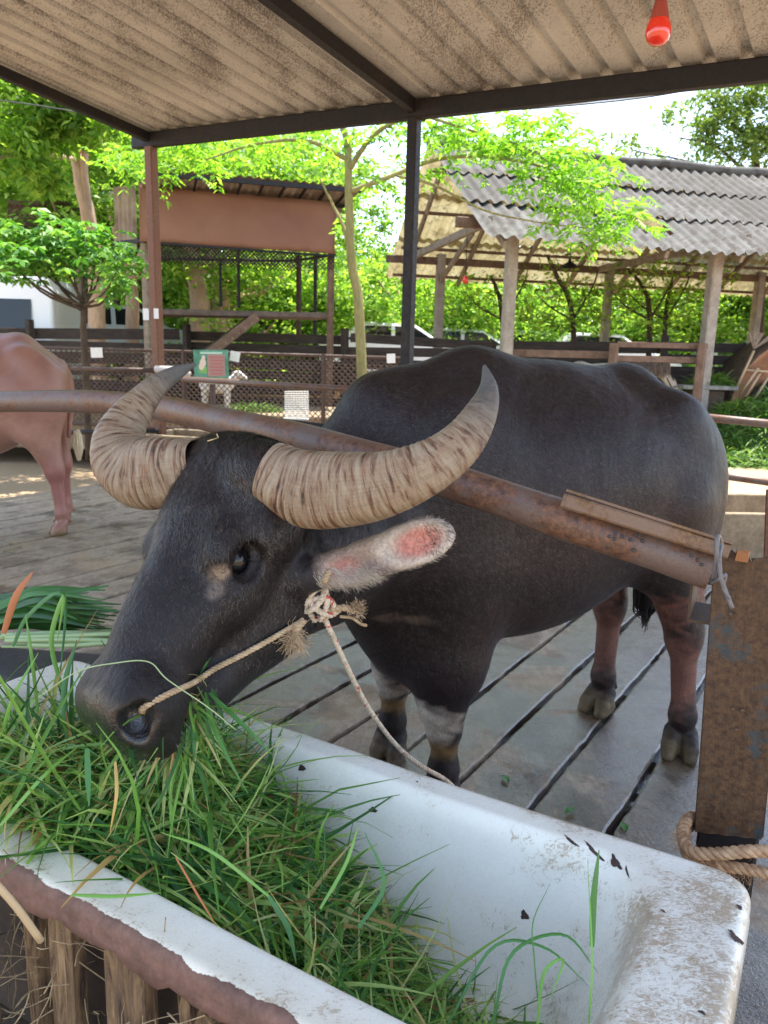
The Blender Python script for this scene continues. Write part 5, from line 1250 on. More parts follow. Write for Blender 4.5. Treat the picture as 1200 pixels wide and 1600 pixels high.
# -- tree at the upper right with small dark leaves
rt_ = empty("small_leaf_tree", "tree with small grey green leaves against the sky at the upper right", "tree", tuple(P(1180, 560, 19)))
q = P(1190, 560, 19); b0 = v3(q[0], q[1], -.3)
trunk_mesh("trunk", [([b0, P(1190, 400, 19), P(1180, 260, 19), P(1165, 150, 19)], .16, .05), ([P(1185, 290, 19), P(1120, 230, 18.5), P(1060, 215, 18.3)], .05, .012), ([P(1182, 250, 19), P(1230, 190, 18.5), P(1280, 150, 18)], .05, .012), ([P(1175, 220, 19), P(1130, 180, 18.7), P(1100, 150, 18.5)], .04, .01), ([P(1188, 330, 19), P(1100, 262, 18.6), P(990, 235, 18.3)], .05, .01)], darkb, rt_)
bl_ = [(P(x_, y_, 18.6), (w_, w_, w_ * .65)) for x_, y_, w_ in ((1120, 170, .65), (1080, 200, .5), (1160, 150, .7), (1195, 190, .8), (1140, 215, .7), (1100, 240, .5), (1180, 240, .8), (1230, 150, .9), (1060, 180, .35), (985, 232, .35), (1020, 240, .3), (1240, 220, .9), (1150, 130, .5), (950, 215, .22))]
V_, F_ = leafs(clumps(bl_, 8200, .15, rgs, 12), .135, rgs, asp=.45); mesh_np("crown", V_, F_, LM['olive'], rt_, False)

# -- dark thin trunks with leaves inside the shed opening
for k, (pts, lb) in enumerate(((((905, 560), (895, 500), (870, 430), (855, 400)), "thin dark leaning trunk between the big near post and middle post of the shed"), (((1020, 560), (1015, 500), (1005, 450), (980, 420)), "thin trunk with scattered leaves right of the middle shed post"), (((1045, 560), (1040, 500), (1050, 440)), "thin sapling left of the right near shed post"), (((795, 560), (785, 500), (775, 450), (765, 430)), "thin dark trunk left of the big near post of the shed"))):
    d_ = 16.5 + k * .3; o = empty("sapling", lb, "tree", tuple(P(pts[0][0], 560, d_)), "saplings behind the shed"); q = P(pts[0][0], 560, d_)
    trunk_mesh("trunk", [([v3(q[0], q[1], -.1)] + [P(x_, y_, d_) for x_, y_ in pts[1:]], .07, .03), ([P(*pts[1], d_), P(pts[1][0] + 30, pts[1][1] - 50, d_), P(pts[1][0] + 40, 420, d_)], .03, .012), ([P(*pts[1], d_), P(pts[1][0] - 35, pts[1][1] - 20, d_), P(pts[1][0] - 60, 455, d_)], .025, .01)], darkb, o)
    V_, F_ = leafs(clumps([(P(pts[1][0] + x_, y_, d_), (.7, .6, .4)) for x_, y_ in ((30, 470), (-50, 480), (50, 440), (-20, 440), (20, 510))], 520, .16, rgs, 9), .15, rgs, asp=.4); mesh_np("crown", V_, F_, LM['mid' if k != 1 else 'bright'], o, False)

# ================================================================== open shed with corrugated roof
SV, SPp = v3(.975, .222, 0), v3(-.222, .975, 0)
SE = P(768, 372, 11.3); SE = v3(SE[0], SE[1], SE[2]); EZ = SE[2]; RZ = 1.98; HWD = 3.2
shed = empty("open_shed", "open shed with a weathered grey corrugated roof on square concrete posts at the right", "shed", (SE[0] + 3, SE[1] + 3, 0))
asb = Mat("fibre_cement"); n1 = asb.noise(.55, 5, .6); c = asb.ramp(n1, [(.3, (.04, .035, .03)), (.5, (.085, .08, .07)), (.7, (.145, .14, .13))])
c = asb.mix(asb.ramp(asb.noise(5, 7, .75), [(.47, 0), (.56, .85)]), c, (.045, .035, .026)); c = asb.mix(.5, c, asb.ramp(asb.noise(40, 4, .8), [(.3, .6), (.7, 1.3)]), 'MULTIPLY')
asb.set(c, .85, asb.bump(asb.noise(12, 5), .5, .01))
under = Mat("roof_underside"); c = under.ramp(under.noise(2.5, 6, .7), [(.3, (.16, .12, .06)), (.5, (.42, .36, .20)), (.7, (.55, .50, .32))]); c = under.mix(under.ramp(under.noise(6, 5, .8, under.map((1, 1, 1))), [(.55, 0), (.63, .75)]), c, (.09, .085, .03)); under.set(c, .85)
_t = under.n.new('ShaderNodeBsdfTranslucent'); under.l.new(c, _t.inputs[0]); _x = under.n.new('ShaderNodeMixShader'); _x.inputs[0].default_value = .28; under.l.new(under.b.outputs[0], _x.inputs[1]); under.l.new(_t.outputs[0], _x.inputs[2]); under.l.new(_x.outputs[0], under.n['Material Output'].inputs[0])
def corr(o, along, down, L_, rows, rl, per=.21, amp=.030, hole=None, jag=0.03):
    up_ = nrm(np.cross(along, down)); up_ = up_ if up_[2] > 0 else -up_; m_ = MB(); n_ = int(L_ / per * 8)
    for r_ in range(rows):
        a = np.linspace(0, L_, n_); jg = np.repeat(rng.normal(0, jag, n_ // 32 + 2), 32)[:n_]; V_ = []
        for (t, lift) in ((-.10 if r_ else 0, .0), (.5, .0), (1.0, .0)):
            for i in range(n_): h = amp * math.cos(2 * math.pi * a[i] / per) + (rows - 1 - r_) * 0 + .022 * r_ * 0 + (.03 if t < 0 else 0) * -1 + (.02 if t >= 1 else 0); V_.append(o + along * a[i] + down * ((r_ + t) * rl + (jg[i] if t == 1.0 else 0)) + up_ * (h + .02 * math.sin(a[i] * .9 + r_)))
        F_ = []
        for j in range(2):
            for i in range(n_ - 1):
                if hole and r_ == hole[0] and hole[1] < a[i] < hole[2] and j == hole[3]: continue
                F_.append((j*n_+i, j*n_+i+1, (j+1)*n_+i+1, (j+1)*n_+i))
        m_.add(V_, F_)
    return m_
rid = SE + SPp * HWD + v3(0, 0, RZ); dn_near = nrm(-SPp * HWD - v3(0, 0, RZ)); dn_far = nrm(SPp * HWD - v3(0, 0, RZ)); SL = math.hypot(HWD, RZ)
corr(rid - SV * .1, SV, dn_near, 13.5, 3, SL / 3, hole=(2, 2.75, 3.3, 0)).build("near_roof", asb.m, shed, True)
corr(rid - SV * .1, SV, dn_far, 13.5, 3, SL / 3).build("far_roof", under.m, shed, True)
m = MB(); m.tube([rid + SV * t + v3(0, 0, .03 + .02 * math.sin(t * 3)) for t in np.linspace(-.12, 13.4, 30)], .09, 8); m.build("ridge_cap", asb.m, shed, True)
oldw = rough_mat("grey_timber", (.16, .115, .08), (.34, .27, .21), 7, .85, .6, .01, (1, 1, 1)); brownw = rough_mat("brown_timber", (.10, .055, .035), (.22, .14, .10), 6, .85, .6)
conc = rough_mat("post_concrete", (.24, .20, .17), (.40, .35, .30), 5, .9, .6)
def on_line(o, d, px, py=460):
    r_ = ray(px, py); k = r_[0] / r_[1]; t = (k * o[1] - o[0]) / (d[0] - k * d[1]); return o + d * t
for (px, off, w_) in ((796, .75, .17), (1113, .75, .19), (687, 5.5, .18), (950, 5.5, .17), (1185, 5.5, .19)):
    q = on_line(SE + SPp * off, SV, px); top_ = q[2] + RZ * (off / HWD if off < HWD else (2 * HWD - off) / HWD) - .10
    m = MB(); m.beam(v3(q[0], q[1], -.1), v3(q[0], q[1], top_), w_, w_, up=SV, bev=.02); m.build("post", conc, shed)
for off in (.75, 5.5):
    q = SE + SPp * off + v3(0, 0, RZ * .22 - .12); m = MB(); m.beam(q - SV * .3, q + SV * 13, .09, .15); m.build("eave_beam", brownw, shed)
for k in range(10):
    for dn_, o_ in ((dn_far, rid), (dn_near, rid)):
        a = o_ + SV * (.25 + k * 1.3) - v3(0, 0, .12); m = MB(); m.beam(a, a + dn_ * (SL - .1), .06, .12); m.build("rafter", oldw, shed)
for k, t in enumerate((.5, 1.55, 2.6, 3.5)):
    a = rid + dn_far * t - v3(0, 0, .075); m = MB(); m.beam(a, a + SV * 13.3, .06, .06); m.build("batten", brownw, shed)
for k in range(3):
    q = SE + SV * (.15 + k * 4.4) + v3(0, 0, .32); m = MB(); m.beam(q + SPp * .5, q + SPp * 5.8, .08, .13); m.build("tie_beam", oldw, shed)
m = MB(); q = SE + SPp * .75 + v3(0, 0, .3); m.beam(on_line(SE + SPp * 5.5, SV, 687) + v3(0, 0, -.1), on_line(SE + SPp * 3.0, SV, 735) + v3(0, 0, .55), .06, .11); m.build("brace", oldw, shed)
# lamps hanging in the shed
m = MB(); q = P(727, 437, 13.6); mm_ = uvs(q, (.055, .055, .07), 14, 10); b_ = empty("shed_bulb", "small red light bulb hanging under the left part of the open shed", "light bulb", tuple(q))
mm_.build("glass", glass.m, b_, True); MB().tube([q + v3(0, 0, .06), q + v3(0, 0, .75)], .008, 5).build("cord", blk.m, b_)
q = P(890, 413, 13.2); b_ = empty("pendant_lamp", "small dark lamp shade hanging under the middle of the open shed roof", "lamp", tuple(q))
MB().add(*lathe(q, [(.16, -.05), (.10, .0), (.03, .04), (.02, .09)], 16)).build("lamp_shade", dark_steel, b_, True); MB().tube([q + v3(0, 0, .08), q + v3(0, 0, .45)], .008, 5).build("cord", blk.m, b_)

# ================================================================== raised hut at the left
hut = empty("raised_hut", "raised hut with a rust brown canvas panel and ribbed dark roof on thin posts", "hut", tuple(P(380, 560, 14)))
canvas = Mat("canvas"); c = canvas.ramp(canvas.noise(.9, 4), [(.3, (.215, .095, .06)), (.7, (.29, .14, .09))]); canvas.set(c, .75, canvas.bump(canvas.noise(2.2, 4, .6, canvas.map((1, 1, .35)), .8), .5, .05))
def quadgrid(pa, pb, pc, pd, n_, m_, wav=0.0):
    V_ = [pa * (1-i/n_) * (1-j/m_) + pb * (i/n_) * (1-j/m_) + pc * (i/n_) * (j/m_) + pd * (1-i/n_) * (j/m_) + v3(0, 1, 0) * wav * math.sin(i * .7 + j * .4) for j in range(m_+1) for i in range(n_+1)]
    return V_, [(j*(n_+1)+i, j*(n_+1)+i+1, (j+1)*(n_+1)+i+1, (j+1)*(n_+1)+i) for j in range(m_) for i in range(n_)]
HA_, HB_, HC_, HD_ = P(218, 289, 13.0), P(523, 316, 14.0), P(523, 397, 14.0), P(218, 377, 13.0)
o = MB().add(*quadgrid(HA_, HB_, HC_, HD_, 30, 8, .012)).build("canvas_panel", canvas.m, hut, True); o.modifiers.new("thick", 'SOLIDIFY').thickness = .01
bk = nrm(np.cross(nrm(HB_ - HA_), v3(0, 0, -1))); bk = bk if bk[1] > 0 else -bk; hx = nrm((HB_ - HA_) * v3(1, 1, 0))
rA, rB = P(222, 264, 12.4), P(566, 293, 13.6)
ribm = Mat("hut_roof"); c = ribm.ramp(ribm.noise(3, 5), [(.3, (.17, .11, .09)), (.7, (.40, .33, .28))]); ribm.set(c, .8)
m_ = corr(rA, nrm(rB - rA), nrm(bk * 1.0 + v3(0, 0, -.12)), np.linalg.norm(rB - rA), 1, 3.6, .15, .018, jag=0); m_.build("roof", ribm.m, hut, True)
for t in (.02, .9, 2.0, 3.2):
    m = MB(); m.beam(rA + nrm(bk + v3(0, 0, -.12)) * t - v3(0, 0, .05), rB + nrm(bk + v3(0, 0, -.12)) * t - v3(0, 0, .05), .04, .07); m.build("purlin", dark_steel, hut)
for k in range(10):
    a = rA + (rB - rA) * (k + .3) / 10 - v3(0, 0, .06); m = MB(); m.beam(a, a + nrm(bk + v3(0, 0, -.12)) * 3.4, .03, .06); m.build("roof_rib", dark_steel, hut)
# gable end panel on the left, corrugated
m_ = corr(P(178, 292, 13.6), nrm(P(222, 289, 13.2) - P(178, 292, 13.6)), v3(0, 0, -1), .55, 1, 1.0, .12, .015, jag=0); m_.build("side_sheet", ribm.m, hut, True)
m = MB(); m.beam(P(176, 380, 13.7), P(226, 376, 13.1), .06, .06); m.build("side_rail", dark_steel, hut)
# netting band
netm = Mat("net_wire"); netm.set((.04, .03, .028), .7)
def net(pa, pb, pc, pd, step, rad, name, parent, mat_):
    """diamond mesh of thin wire between four corners"""
    W_ = np.linalg.norm(pb - pa); H_ = np.linalg.norm(pd - pa); ex, ey = (pb - pa) / W_, (pd - pa) / H_; nn = nrm(np.cross(ex, ey)); V_, F_ = [], []; k = 0
    for sgn in (1, -1):
        for t in np.arange(-H_, W_ + H_, step):
            x0_, x1_ = (t, t + H_) if sgn > 0 else (t, t - H_); y0_, y1_ = 0., H_
            if x0_ == x1_: continue
            def cl(x, y, xx, yy):  return y + (yy - y) * ((x - x0_) / (x1_ - x0_)) if False else None
            pts = []
            lo, hi = 0., 1.
            for lim_, s_ in ((0., 1), (W_, -1)):
                f0, f1 = s_ * (x0_ - lim_), s_ * (x1_ - lim_)
                if f0 < 0 and f1 < 0: lo, hi = 1, 0
                elif f0 < 0: lo = max(lo, f0 / (f0 - f1))
                elif f1 < 0: hi = min(hi, f0 / (f0 - f1))
            if hi <= lo + .02: continue
            A_ = pa + ex * (x0_ + (x1_ - x0_) * lo) + ey * (H_ * lo); B_ = pa + ex * (x0_ + (x1_ - x0_) * hi) + ey * (H_ * hi); d_ = nrm(B_ - A_); s2 = np.cross(d_, nn) * rad
            V_ += [A_ - s2, A_ + s2, A_ + nn * rad, B_ - s2, B_ + s2, B_ + nn * rad]; F_ += [(k, k+1, k+4, k+3), (k+1, k+2, k+5, k+4), (k+2, k, k+3, k+5)]; k += 6
    return mesh_np(name, V_, np.array(F_), mat_, parent, False)
net(P(245, 379, 13.1), P(523, 398, 14.05), P(523, 412, 14.05), P(245, 405, 13.1), .075, .007, "netting", hut, netm)
net(P(245, 379, 16.1), P(470, 396, 16.8), P(470, 412, 16.8), P(245, 410, 16.1), .075, .008, "netting", hut, netm)
m = MB(); m.beam(P(243, 404, 16.2), P(470, 408, 16.8), .05, .05); m.beam(P(470, 406, 16.7), P(523, 398, 14.05), .05, .05); m.build("frame_rail", dark_steel, hut)
m = MB(); m.beam(P(243, 380, 13.05), P(523, 400, 13.98), .04, .04); m.build("frame_rail", dark_steel, hut)
def vpost(px, y0_, dd, w_, name, mat_, parent, zb=-.1, ytop=None):
    t_ = P(px, y0_, dd); m_ = MB(); m_.beam(v3(t_[0], t_[1], zb), t_, w_, w_); return m_.build(name, mat_, parent)
vpost(518, 320, 14.1, .10, "post", brownw, hut); vpost(223, 285, 13.2, .12, "post", oldw, hut); vpost(467, 400, 16.8, .09, "post", darkb, hut); vpost(493, 398, 16.0, .06, "post", dark_steel, hut)
vpost(344, 408, 16.6, .05, "post", dark_steel, hut, 2.4); vpost(372, 388, 15.0, .05, "post", dark_steel, hut, 2.3)
m = MB(); pa_, pb_ = P(248, 487, 13.2), P(515, 493, 14.1); m.beam(pa_ + bk * .5, pb_ + bk * .5, 1.0, .10); m.build("platform", rough_mat("platform_wood", (.07, .045, .035), (.17, .12, .10), 8), hut)
# ladder of slats
lad = empty("ladder", "dark sloping ladder with steps leaning under the platform of the raised hut", "ladder", tuple(P(335, 550, 13.4)))
la, lb_ = P(402, 494, 13.5), P(322, 556, 12.9)
for s_ in (0, .5): m = MB(); m.beam(la + bk * s_, lb_ + bk * s_, .035, .16); m.build("stringer", darkb if s_ else brownw, lad)
for k in range(8): m = MB(); q = la + (lb_ - la) * (k + .5) / 8; m.beam(q, q + bk * .5, .14, .03); m.build("step", oldw, lad)

# small hut far left
sh2 = empty("small_hut", "small dark plank hut with a flat corrugated roof at the far left behind the shrub", "hut", tuple(P(90, 560, 19)))
m_ = corr(P(5, 313, 18), nrm(P(180, 318, 18.4) - P(5, 313, 18)), nrm(v3(.1, 1, -.12)), 2.75, 1, 2.6, .12, .02, jag=0); m_.build("roof", ribm.m, sh2, True)
darkred = rough_mat("dark_planks", (.055, .025, .018), (.12, .06, .045), 3, .8, .5, .01, (4, 4, .5))
m = MB(); m.add(*quadgrid(P(12, 318, 18.3), P(130, 322, 18.6), P(130, 346, 18.6), P(12, 342, 18.3), 8, 2)); m.build("front_wall", darkred, sh2)
m = MB()
for k in range(9): t = k / 8; q = P(130 + 46 * t, 322 + 2 * t, 18.6 + .6 * t); m.beam(q, q - v3(0, 0, .95), .05, .02)
m.build("slatted_wall", oldw, sh2)
for px in (18, 128, 176): vpost(px, 318, 18.7, .12, "post", darkb, sh2)
m = MB(); m.beam(P(10, 352, 18.6), P(178, 356, 19), .8, .10); m.build("floor_deck", darkb, sh2)

# ================================================================== fences
fen = empty("plank_fence", "long dark brown plank fence with gaps of light, across the scene behind the animals", "fence", (0, 14, 0))
fwood = rough_mat("fence_wood", (.014, .009, .007), (.055, .038, .03), 3, .85, .6, .01, (1, 6, 6))
rgf = np.random.default_rng(8); x = -9.5
while x < 8.5:
    L_ = 2.9; zt = 1.83 + rgf.normal(0, .03); z_ = zt; fy = 14.2 - .02 * x
    for k in range(8):
        h = rgf.uniform(.15, .23); z_ -= h / 2
        if z_ < .1: break
        m = MB(); tl = rgf.normal(0, .022); m.beam(v3(x + rgf.uniform(-.1, .1), fy + rgf.uniform(0, .03), z_ + tl), v3(x + L_ + rgf.uniform(-.2, .06), fy + rgf.uniform(0, .03), z_ - tl), .03, h); m.build("plank", fwood, fen)
        z_ -= h / 2 + rgf.uniform(.02, .085)
    m = MB(); m.beam(v3(x, fy - .08, -.1), v3(x, fy - .08, zt + .12), .12, .12); m.build("fence_post", fwood, fen); x += L_
# upper rails on the right, in front of the pony
rr_ = empty("yard_rail", "dark timber rails and short posts in front of the pale pony", "rail", tuple(P(950, 560, 12.4)))
for (a, b, h) in (((790, 551, 12.6), (955, 555, 12.7), .12), ((965, 538, 12.5), (1105, 541, 12.6), .09), ((960, 560, 12.5), (1100, 563, 12.6), .10)):
    m = MB(); m.beam(P(*a), P(*b), .05, h); m.build("rail", brownw, rr_)
for px in (960, 1098, 795): vpost(px, 536, 12.45, .13, "post", brownw, rr_)
cl_ = empty("chain_link_fence", "rusty chain-link fence panel between the brown post and the buffalo's back", "fence", (-2.5, 11, 0))
ca, cb = P(20, 541, 11.6), P(640, 560, 10.6)
def lo_(p, z_): return v3(p[0], p[1], z_)
cwm = Mat("link_wire"); cwm.set((.10, .06, .045), .7)
net(ca, cb, lo_(cb, .35), lo_(ca, .35), .085, .0062, "link_mesh", cl_, cwm)
m = MB(); m.tube([ca, cb], .022, 8); m.build("top_rail", fence_steel, cl_, True)
m = MB(); m.tube([lo_(ca, .35), lo_(cb, .35)], .022, 8); m.build("bottom_rail", fence_steel, cl_, True)
for px in (35, 300, 515, 640): q = ca + (cb - ca) * np.clip((px - 20) / 620, 0, 1); m = MB(); m.beam(lo_(q, 0), q + v3(0, 0, .03), .05, .05); m.build("fence_post", fence_steel, cl_)
bank = rough_mat("bank", (.17, .12, .075), (.30, .23, .15), 2, .9)
m = MB(); m.box(v3(-3.2, 12.7, .24), (1, 0, 0), (0, 1, 0), (0, 0, 1), 8.4, 2.2, .60); kind(m.build("raised_ground", bank, bevel=.03), "structure")
# papers on the fences
paper = Mat("paper"); c = paper.mix(paper.ramp(paper.noise(40, 3), [(.55, 0), (.7, .6)]), (.80, .78, .76), (.60, .42, .40)); paper.set(c, .7)
def card(px, py, dd, w_, h_, name, lb, cat, mat_, rot=0., grp=None, th=.004):
    c0 = P(px, py, dd); m_ = MB(); e = v3(math.cos(rot), 0, math.sin(rot)); m_.box(c0, e, (0, 1, 0), np.cross(e, (0, 1, 0)), w_ * dd / FPX, th, h_ * dd / FPX, .0); o = m_.build(name, mat_); tag(o, lb, cat, grp); return o
card(151, 551, 11.3, 18, 15, "notice_card", "white card with red marks wired to the chain-link fence, left of the brown post", "card", paper, .03)
card(367, 557, 10.9, 15, 15, "notice_card", "tilted white card on the chain-link fence beside the green sign", "card", paper, -.2)
card(611, 560, 10.5, 13, 14, "notice_card", "white card on the fence at the buffalo's withers", "card", paper, .05)
card(228, 491, 8.7, 8, 17, "post_tag", "white plastic tag on the left side of the brown post", "tag", Mat("white_tag").set((.8, .8, .82), .5), 0, None, .03)
card(244, 490, 8.7, 6, 15, "post_tag", "white plastic tag on the right side of the brown post", "tag", Mat("white_tag2").set((.8, .8, .82), .5), 0, None, .03)
sg = empty("green_sign", "green notice board with an animal picture and red lines of text on the chain-link fence", "sign", tuple(P(330, 570, 10.75)))
def panel(px, py, w_, h_, dd, mat_, name, th=.004): c0 = P(px, py, dd); m_ = MB(); m_.box(c0, (1, 0, .02), (0, 1, 0), (-.02, 0, 1), w_ * dd / FPX, th, h_ * dd / FPX); return m_.build(name, mat_, sg)
def flat(nm, c, r_=.5):
    k = Mat(nm); return k.set(c, r_)
gsn = Mat("sign_green"); gsn.set(gsn.ramp(gsn.noise(9, 4), [(.35, (.05, .19, .12)), (.65, (.12, .32, .24))]), .5)
panel(330, 570, 53, 45, 10.75, gsn.m, "board", .02); lt = flat("sign_lettering", (.42, .14, .13)); pk = flat("sign_text_panel", (.38, .23, .20))
panel(338, 571, 27, 33, 10.735, pk, "text_panel")
for k in range(6): panel(338 + (k % 2) * .8, 558 + k * 5.2, 23 - (k % 3) * 2.5, 2.6, 10.728, lt, "text_line", .002)
panel(330, 551.5, 34, 3, 10.735, flat("sign_pale", (.45, .62, .50)), "heading", .002)
gpic = MB(); c0 = P(317, 567, 10.73); 
for dx, dz, rx, rz in ((0, 0, .045, .06), (.01, .07, .028, .035), (-.02, -.05, .04, .05)): mm_ = uvs(c0 + v3(dx, 0, dz), (rx, .002, rz), 16, 10); gpic.add(np.concatenate(mm_.v), mm_.f)
gpic.build("animal_picture", flat("sign_white", (.68, .55, .45)), sg, True)
panel(317, 578, 12, 10, 10.733, flat("sign_grass", (.18, .42, .10)), "picture_ground", .002)
# white wire cage
wc = empty("wire_cage", "narrow white wire cage hanging on the rail left of the buffalo's back", "cage", tuple(P(462, 632, 8.2))); wm = flat("white_wire", (.62, .60, .56))
m = MB()
for s_ in (0, .09):
    for k in range(9): x_ = 445 + 35 * k / 8; m.tube([P(x_, 612, 7.35) + v3(0, s_, 0), P(x_ + 1, 652, 7.3) + v3(0, s_, 0)], .0022, 4)
    for k in range(13): y_ = 612 + 40 * k / 12; m.tube([P(444, y_, 7.35) + v3(0, s_, 0), P(481, y_, 7.3) + v3(0, s_, 0)], .0022, 4)
m.build("wire_grid", wm, wc); m = MB(); m.box(P(462, 655, 7.35) + v3(0, .04, 0), (1, 0, 0), (0, 1, 0), (0, 0, 1), .24, .1, .012); m.build("cage_base", wm, wc)

# ================================================================== troughs, feed, pony, goat, cart on the right
def open_tank(name, lb, a, ex, ey, L_, W_, H_, z0_, mat_, th=.06):
    t_ = empty(name, lb, "trough", tuple(a)); m_ = MB()
    for (c_, sx_, sy_) in ((a + ex * L_ / 2, L_, th), (a + ex * L_ / 2 + ey * (W_ - 0), L_, th)): m_.box(v3(c_[0], c_[1], z0_ + H_ / 2), ex, ey, BZ, sx_, sy_, H_)
    for c_ in (a + ey * W_ / 2 + ex * .0, a + ex * L_ + ey * W_ / 2): m_.box(v3(c_[0], c_[1], z0_ + H_ / 2), ex, ey, BZ, th, W_ - th - .004, H_ - .004)
    m_.build("tank_wall", mat_, t_, bevel=.012); m_ = MB(); c_ = a + ex * L_ / 2 + ey * W_ / 2; m_.box(v3(c_[0], c_[1], z0_ + H_ * .25), ex, ey, BZ, L_ - th, W_ - th, .03); m_.build("tank_bottom", mat_, t_); return t_
tankm = rough_mat("tank_concrete", (.17, .12, .07), (.34, .26, .17), 5, .85, .5)
q = P(1085, 800, 5.75); open_tank("concrete_trough", "brown concrete water trough beyond the rails at the right edge", v3(q[0], q[1], 0), nrm(v3(1, .05, 0)), nrm(v3(-.05, 1, 0)), 1.6, .85, q[2], 0, tankm)
q = P(222, 678, 8.6); open_tank("concrete_trough", "low brown concrete trough behind the buffalo's left horn", v3(q[0], q[1], 0), nrm(v3(1, -.25, 0)), nrm(v3(.25, 1, 0)), 1.35, .7, q[2], 0, tankm)
gr = empty("grass_heap", "x", "grass", (0, 0, 0)); bpy.data.objects.remove(gr)
def mound(name, c0, rx, ry, h, n_, ln, lw, mat_):
    a = rg.uniform(0, 6.28, n_); r_ = np.sqrt(rg.random(n_)); x_, y_ = r_ * np.cos(a), r_ * np.sin(a); z_ = h * (1 - r_ ** 2) * (1 + .12 * np.sin(x_ * 9) * np.cos(y_ * 7)); root = np.stack([c0[0] + x_ * rx, c0[1] + y_ * ry, c0[2] + z_], 1)
    b = rg.uniform(0, 6.28, n_); d_ = np.stack([np.cos(b), np.sin(b), rg.normal(.15, .35, n_)], 1); V_, F_ = blades(root, d_, rg.uniform(.5, 1, n_) * ln, np.full(n_, lw), rg.uniform(.05, .35, n_), 4, rg)
    th, ph = np.meshgrid(np.linspace(0, 1, 10), np.linspace(0, 6.2832, 25), indexing='ij'); B_ = np.stack([c0[0] + rx * th * np.cos(ph), c0[1] + ry * th * np.sin(ph), c0[2] + h * (1 - th ** 2) - .03], -1).reshape(-1, 3)
    kind(mesh_np(name, V_, F_, mat_, None, True), "stuff"); kind(mesh_np("heap_core", B_, np.array([(i*25+j, i*25+j+1, (i+1)*25+j+1, (i+1)*25+j) for i in range(9) for j in range(24)]), deepg, None, True), "stuff")
yfresh = grass_mat("heap_grass", [(0, (.05, .14, .02)), (.5, (.12, .26, .04)), (1, (.26, .36, .10))])
q = P(1190, 640, 12.4); mound("grass_heap", v3(q[0], q[1], -.1), 1.25, .9, 1.05, 3800, .34, .011, yfresh)
q = P(1180, 705, 11.8); mound("loose_grass", v3(q[0], q[1] + .1, -.02), 1.5, .9, .22, 2400, .3, .010, yfresh)
q = P(392, 633, 12.3); mound("loose_grass", v3(q[0], q[1], .52), .5, .3, .12, 700, .2, .008, yfresh)
ft = empty("feed_table", "small dark feeding trough topped with grass beside the pony's head", "trough", tuple(P(1100, 600, 13.2))); q = P(1100, 602, 13.1)
m = MB(); m.beam(q - v3(.45, 0, .03), q + v3(.48, .0, -.03), .5, .07); m.build("tray", rough_mat("tray", (.16, .15, .14), (.34, .32, .30), 9), ft)
m = MB(); m.box(q - v3(.0, 0, .40), (1, 0, 0), (0, 1, 0), (0, 0, 1), .55, .4, .62); m.build("base", darkb, ft)
mound("feed_grass", q + v3(.1, 0, 0), .4, .22, .16, 600, .28, .008, yfresh)
# pony
PX = nrm(v3(.97, -.22, 0)); PY = v3(-PX[1], PX[0], 0); pa_ = P(950, 575, 13.4); PM = v3(pa_[0] - .28, pa_[1], -.05); PAx = np.array([PX, PY, BZ])
def pn(x, y, z): return PM + PX * x + PY * y + BZ * z
fp = Flesh(); fp.ell(pn(.25, 0, 1.22), PAx, (.62, .25, .28), .05); fp.ell(pn(-.2, 0, 1.26), PAx, (.26, .24, .26), .06); fp.cone(pn(.7, 0, 1.3), pn(1.12, 0, 1.42), .20, .11, .08)
fp.cone(pn(1.12, 0, 1.44), pn(1.33, 0, 1.18), .115, .075, .04); fp.cone(pn(1.33, 0, 1.20), pn(1.44, 0, 1.02), .075, .055, .03)
for x_ in (-.22, .62):
    for s in (1, -1): fp.cone(pn(x_, s * .13, 1.05), pn(x_ + .02, s * .13, .55), .11, .055, .05); fp.cone(pn(x_ + .02, s * .13, .56), pn(x_, s * .13, .06), .05, .04, .03); fp.cone(pn(x_, s * .13, .08), pn(x_ + .05, s * .13, .03), .05, .055, .02)
for s in (1, -1): fp.cone(pn(1.10, s * .06, 1.52), pn(1.12, s * .07, 1.63), .03, .01, .02)
Vp, Fp = fp.mesh(PM + v3(-.9, -.9, -.05), PM + v3(1.9, .9, 1.75), .018); Vp[:, 2] = np.maximum(Vp[:, 2], -.04)
ponym = Mat("pony_coat"); c = ponym.ramp(ponym.noise(3.5, 4), [(.35, (.42, .34, .25)), (.65, (.66, .60, .52))]); ponym.set(c, .7)
pony = empty("pony", "pale cream pony with a grey brown mane eating behind the dark timber rails", "pony", tuple(PM)); mesh_np("body", relax(Vp, Fp, 1), Fp, ponym.m, pony, True)
m = MB()
for k in range(220):
    t = rng.random(); b_ = pn(.62 + .6 * t, rng.normal(0, .03), 1.5 + .08 * t); e = b_ + PY * rng.choice([-1, 1]) * .02 + v3(0, -.15, -.26 * rng.uniform(.6, 1.2)) + PX * rng.normal(0, .04); m.tube([b_, (b_ + e) / 2 + v3(0, -.05, .04), e], [.012, .010, .003], 4, cap=False)
m.build("mane", rough_mat("mane", (.13, .09, .07), (.30, .23, .19), 12), pony, True)
m = MB(); m.tube([pn(1.36, -.085, 1.24), pn(1.28, -.11, 1.36), pn(1.17, -.12, 1.46)], .010, 5); m.tube([pn(1.42, -.06, 1.14), pn(1.33, -.09, 1.12), pn(1.24, -.10, 1.28)], .010, 5); m.build("bridle", dark_steel, pony)
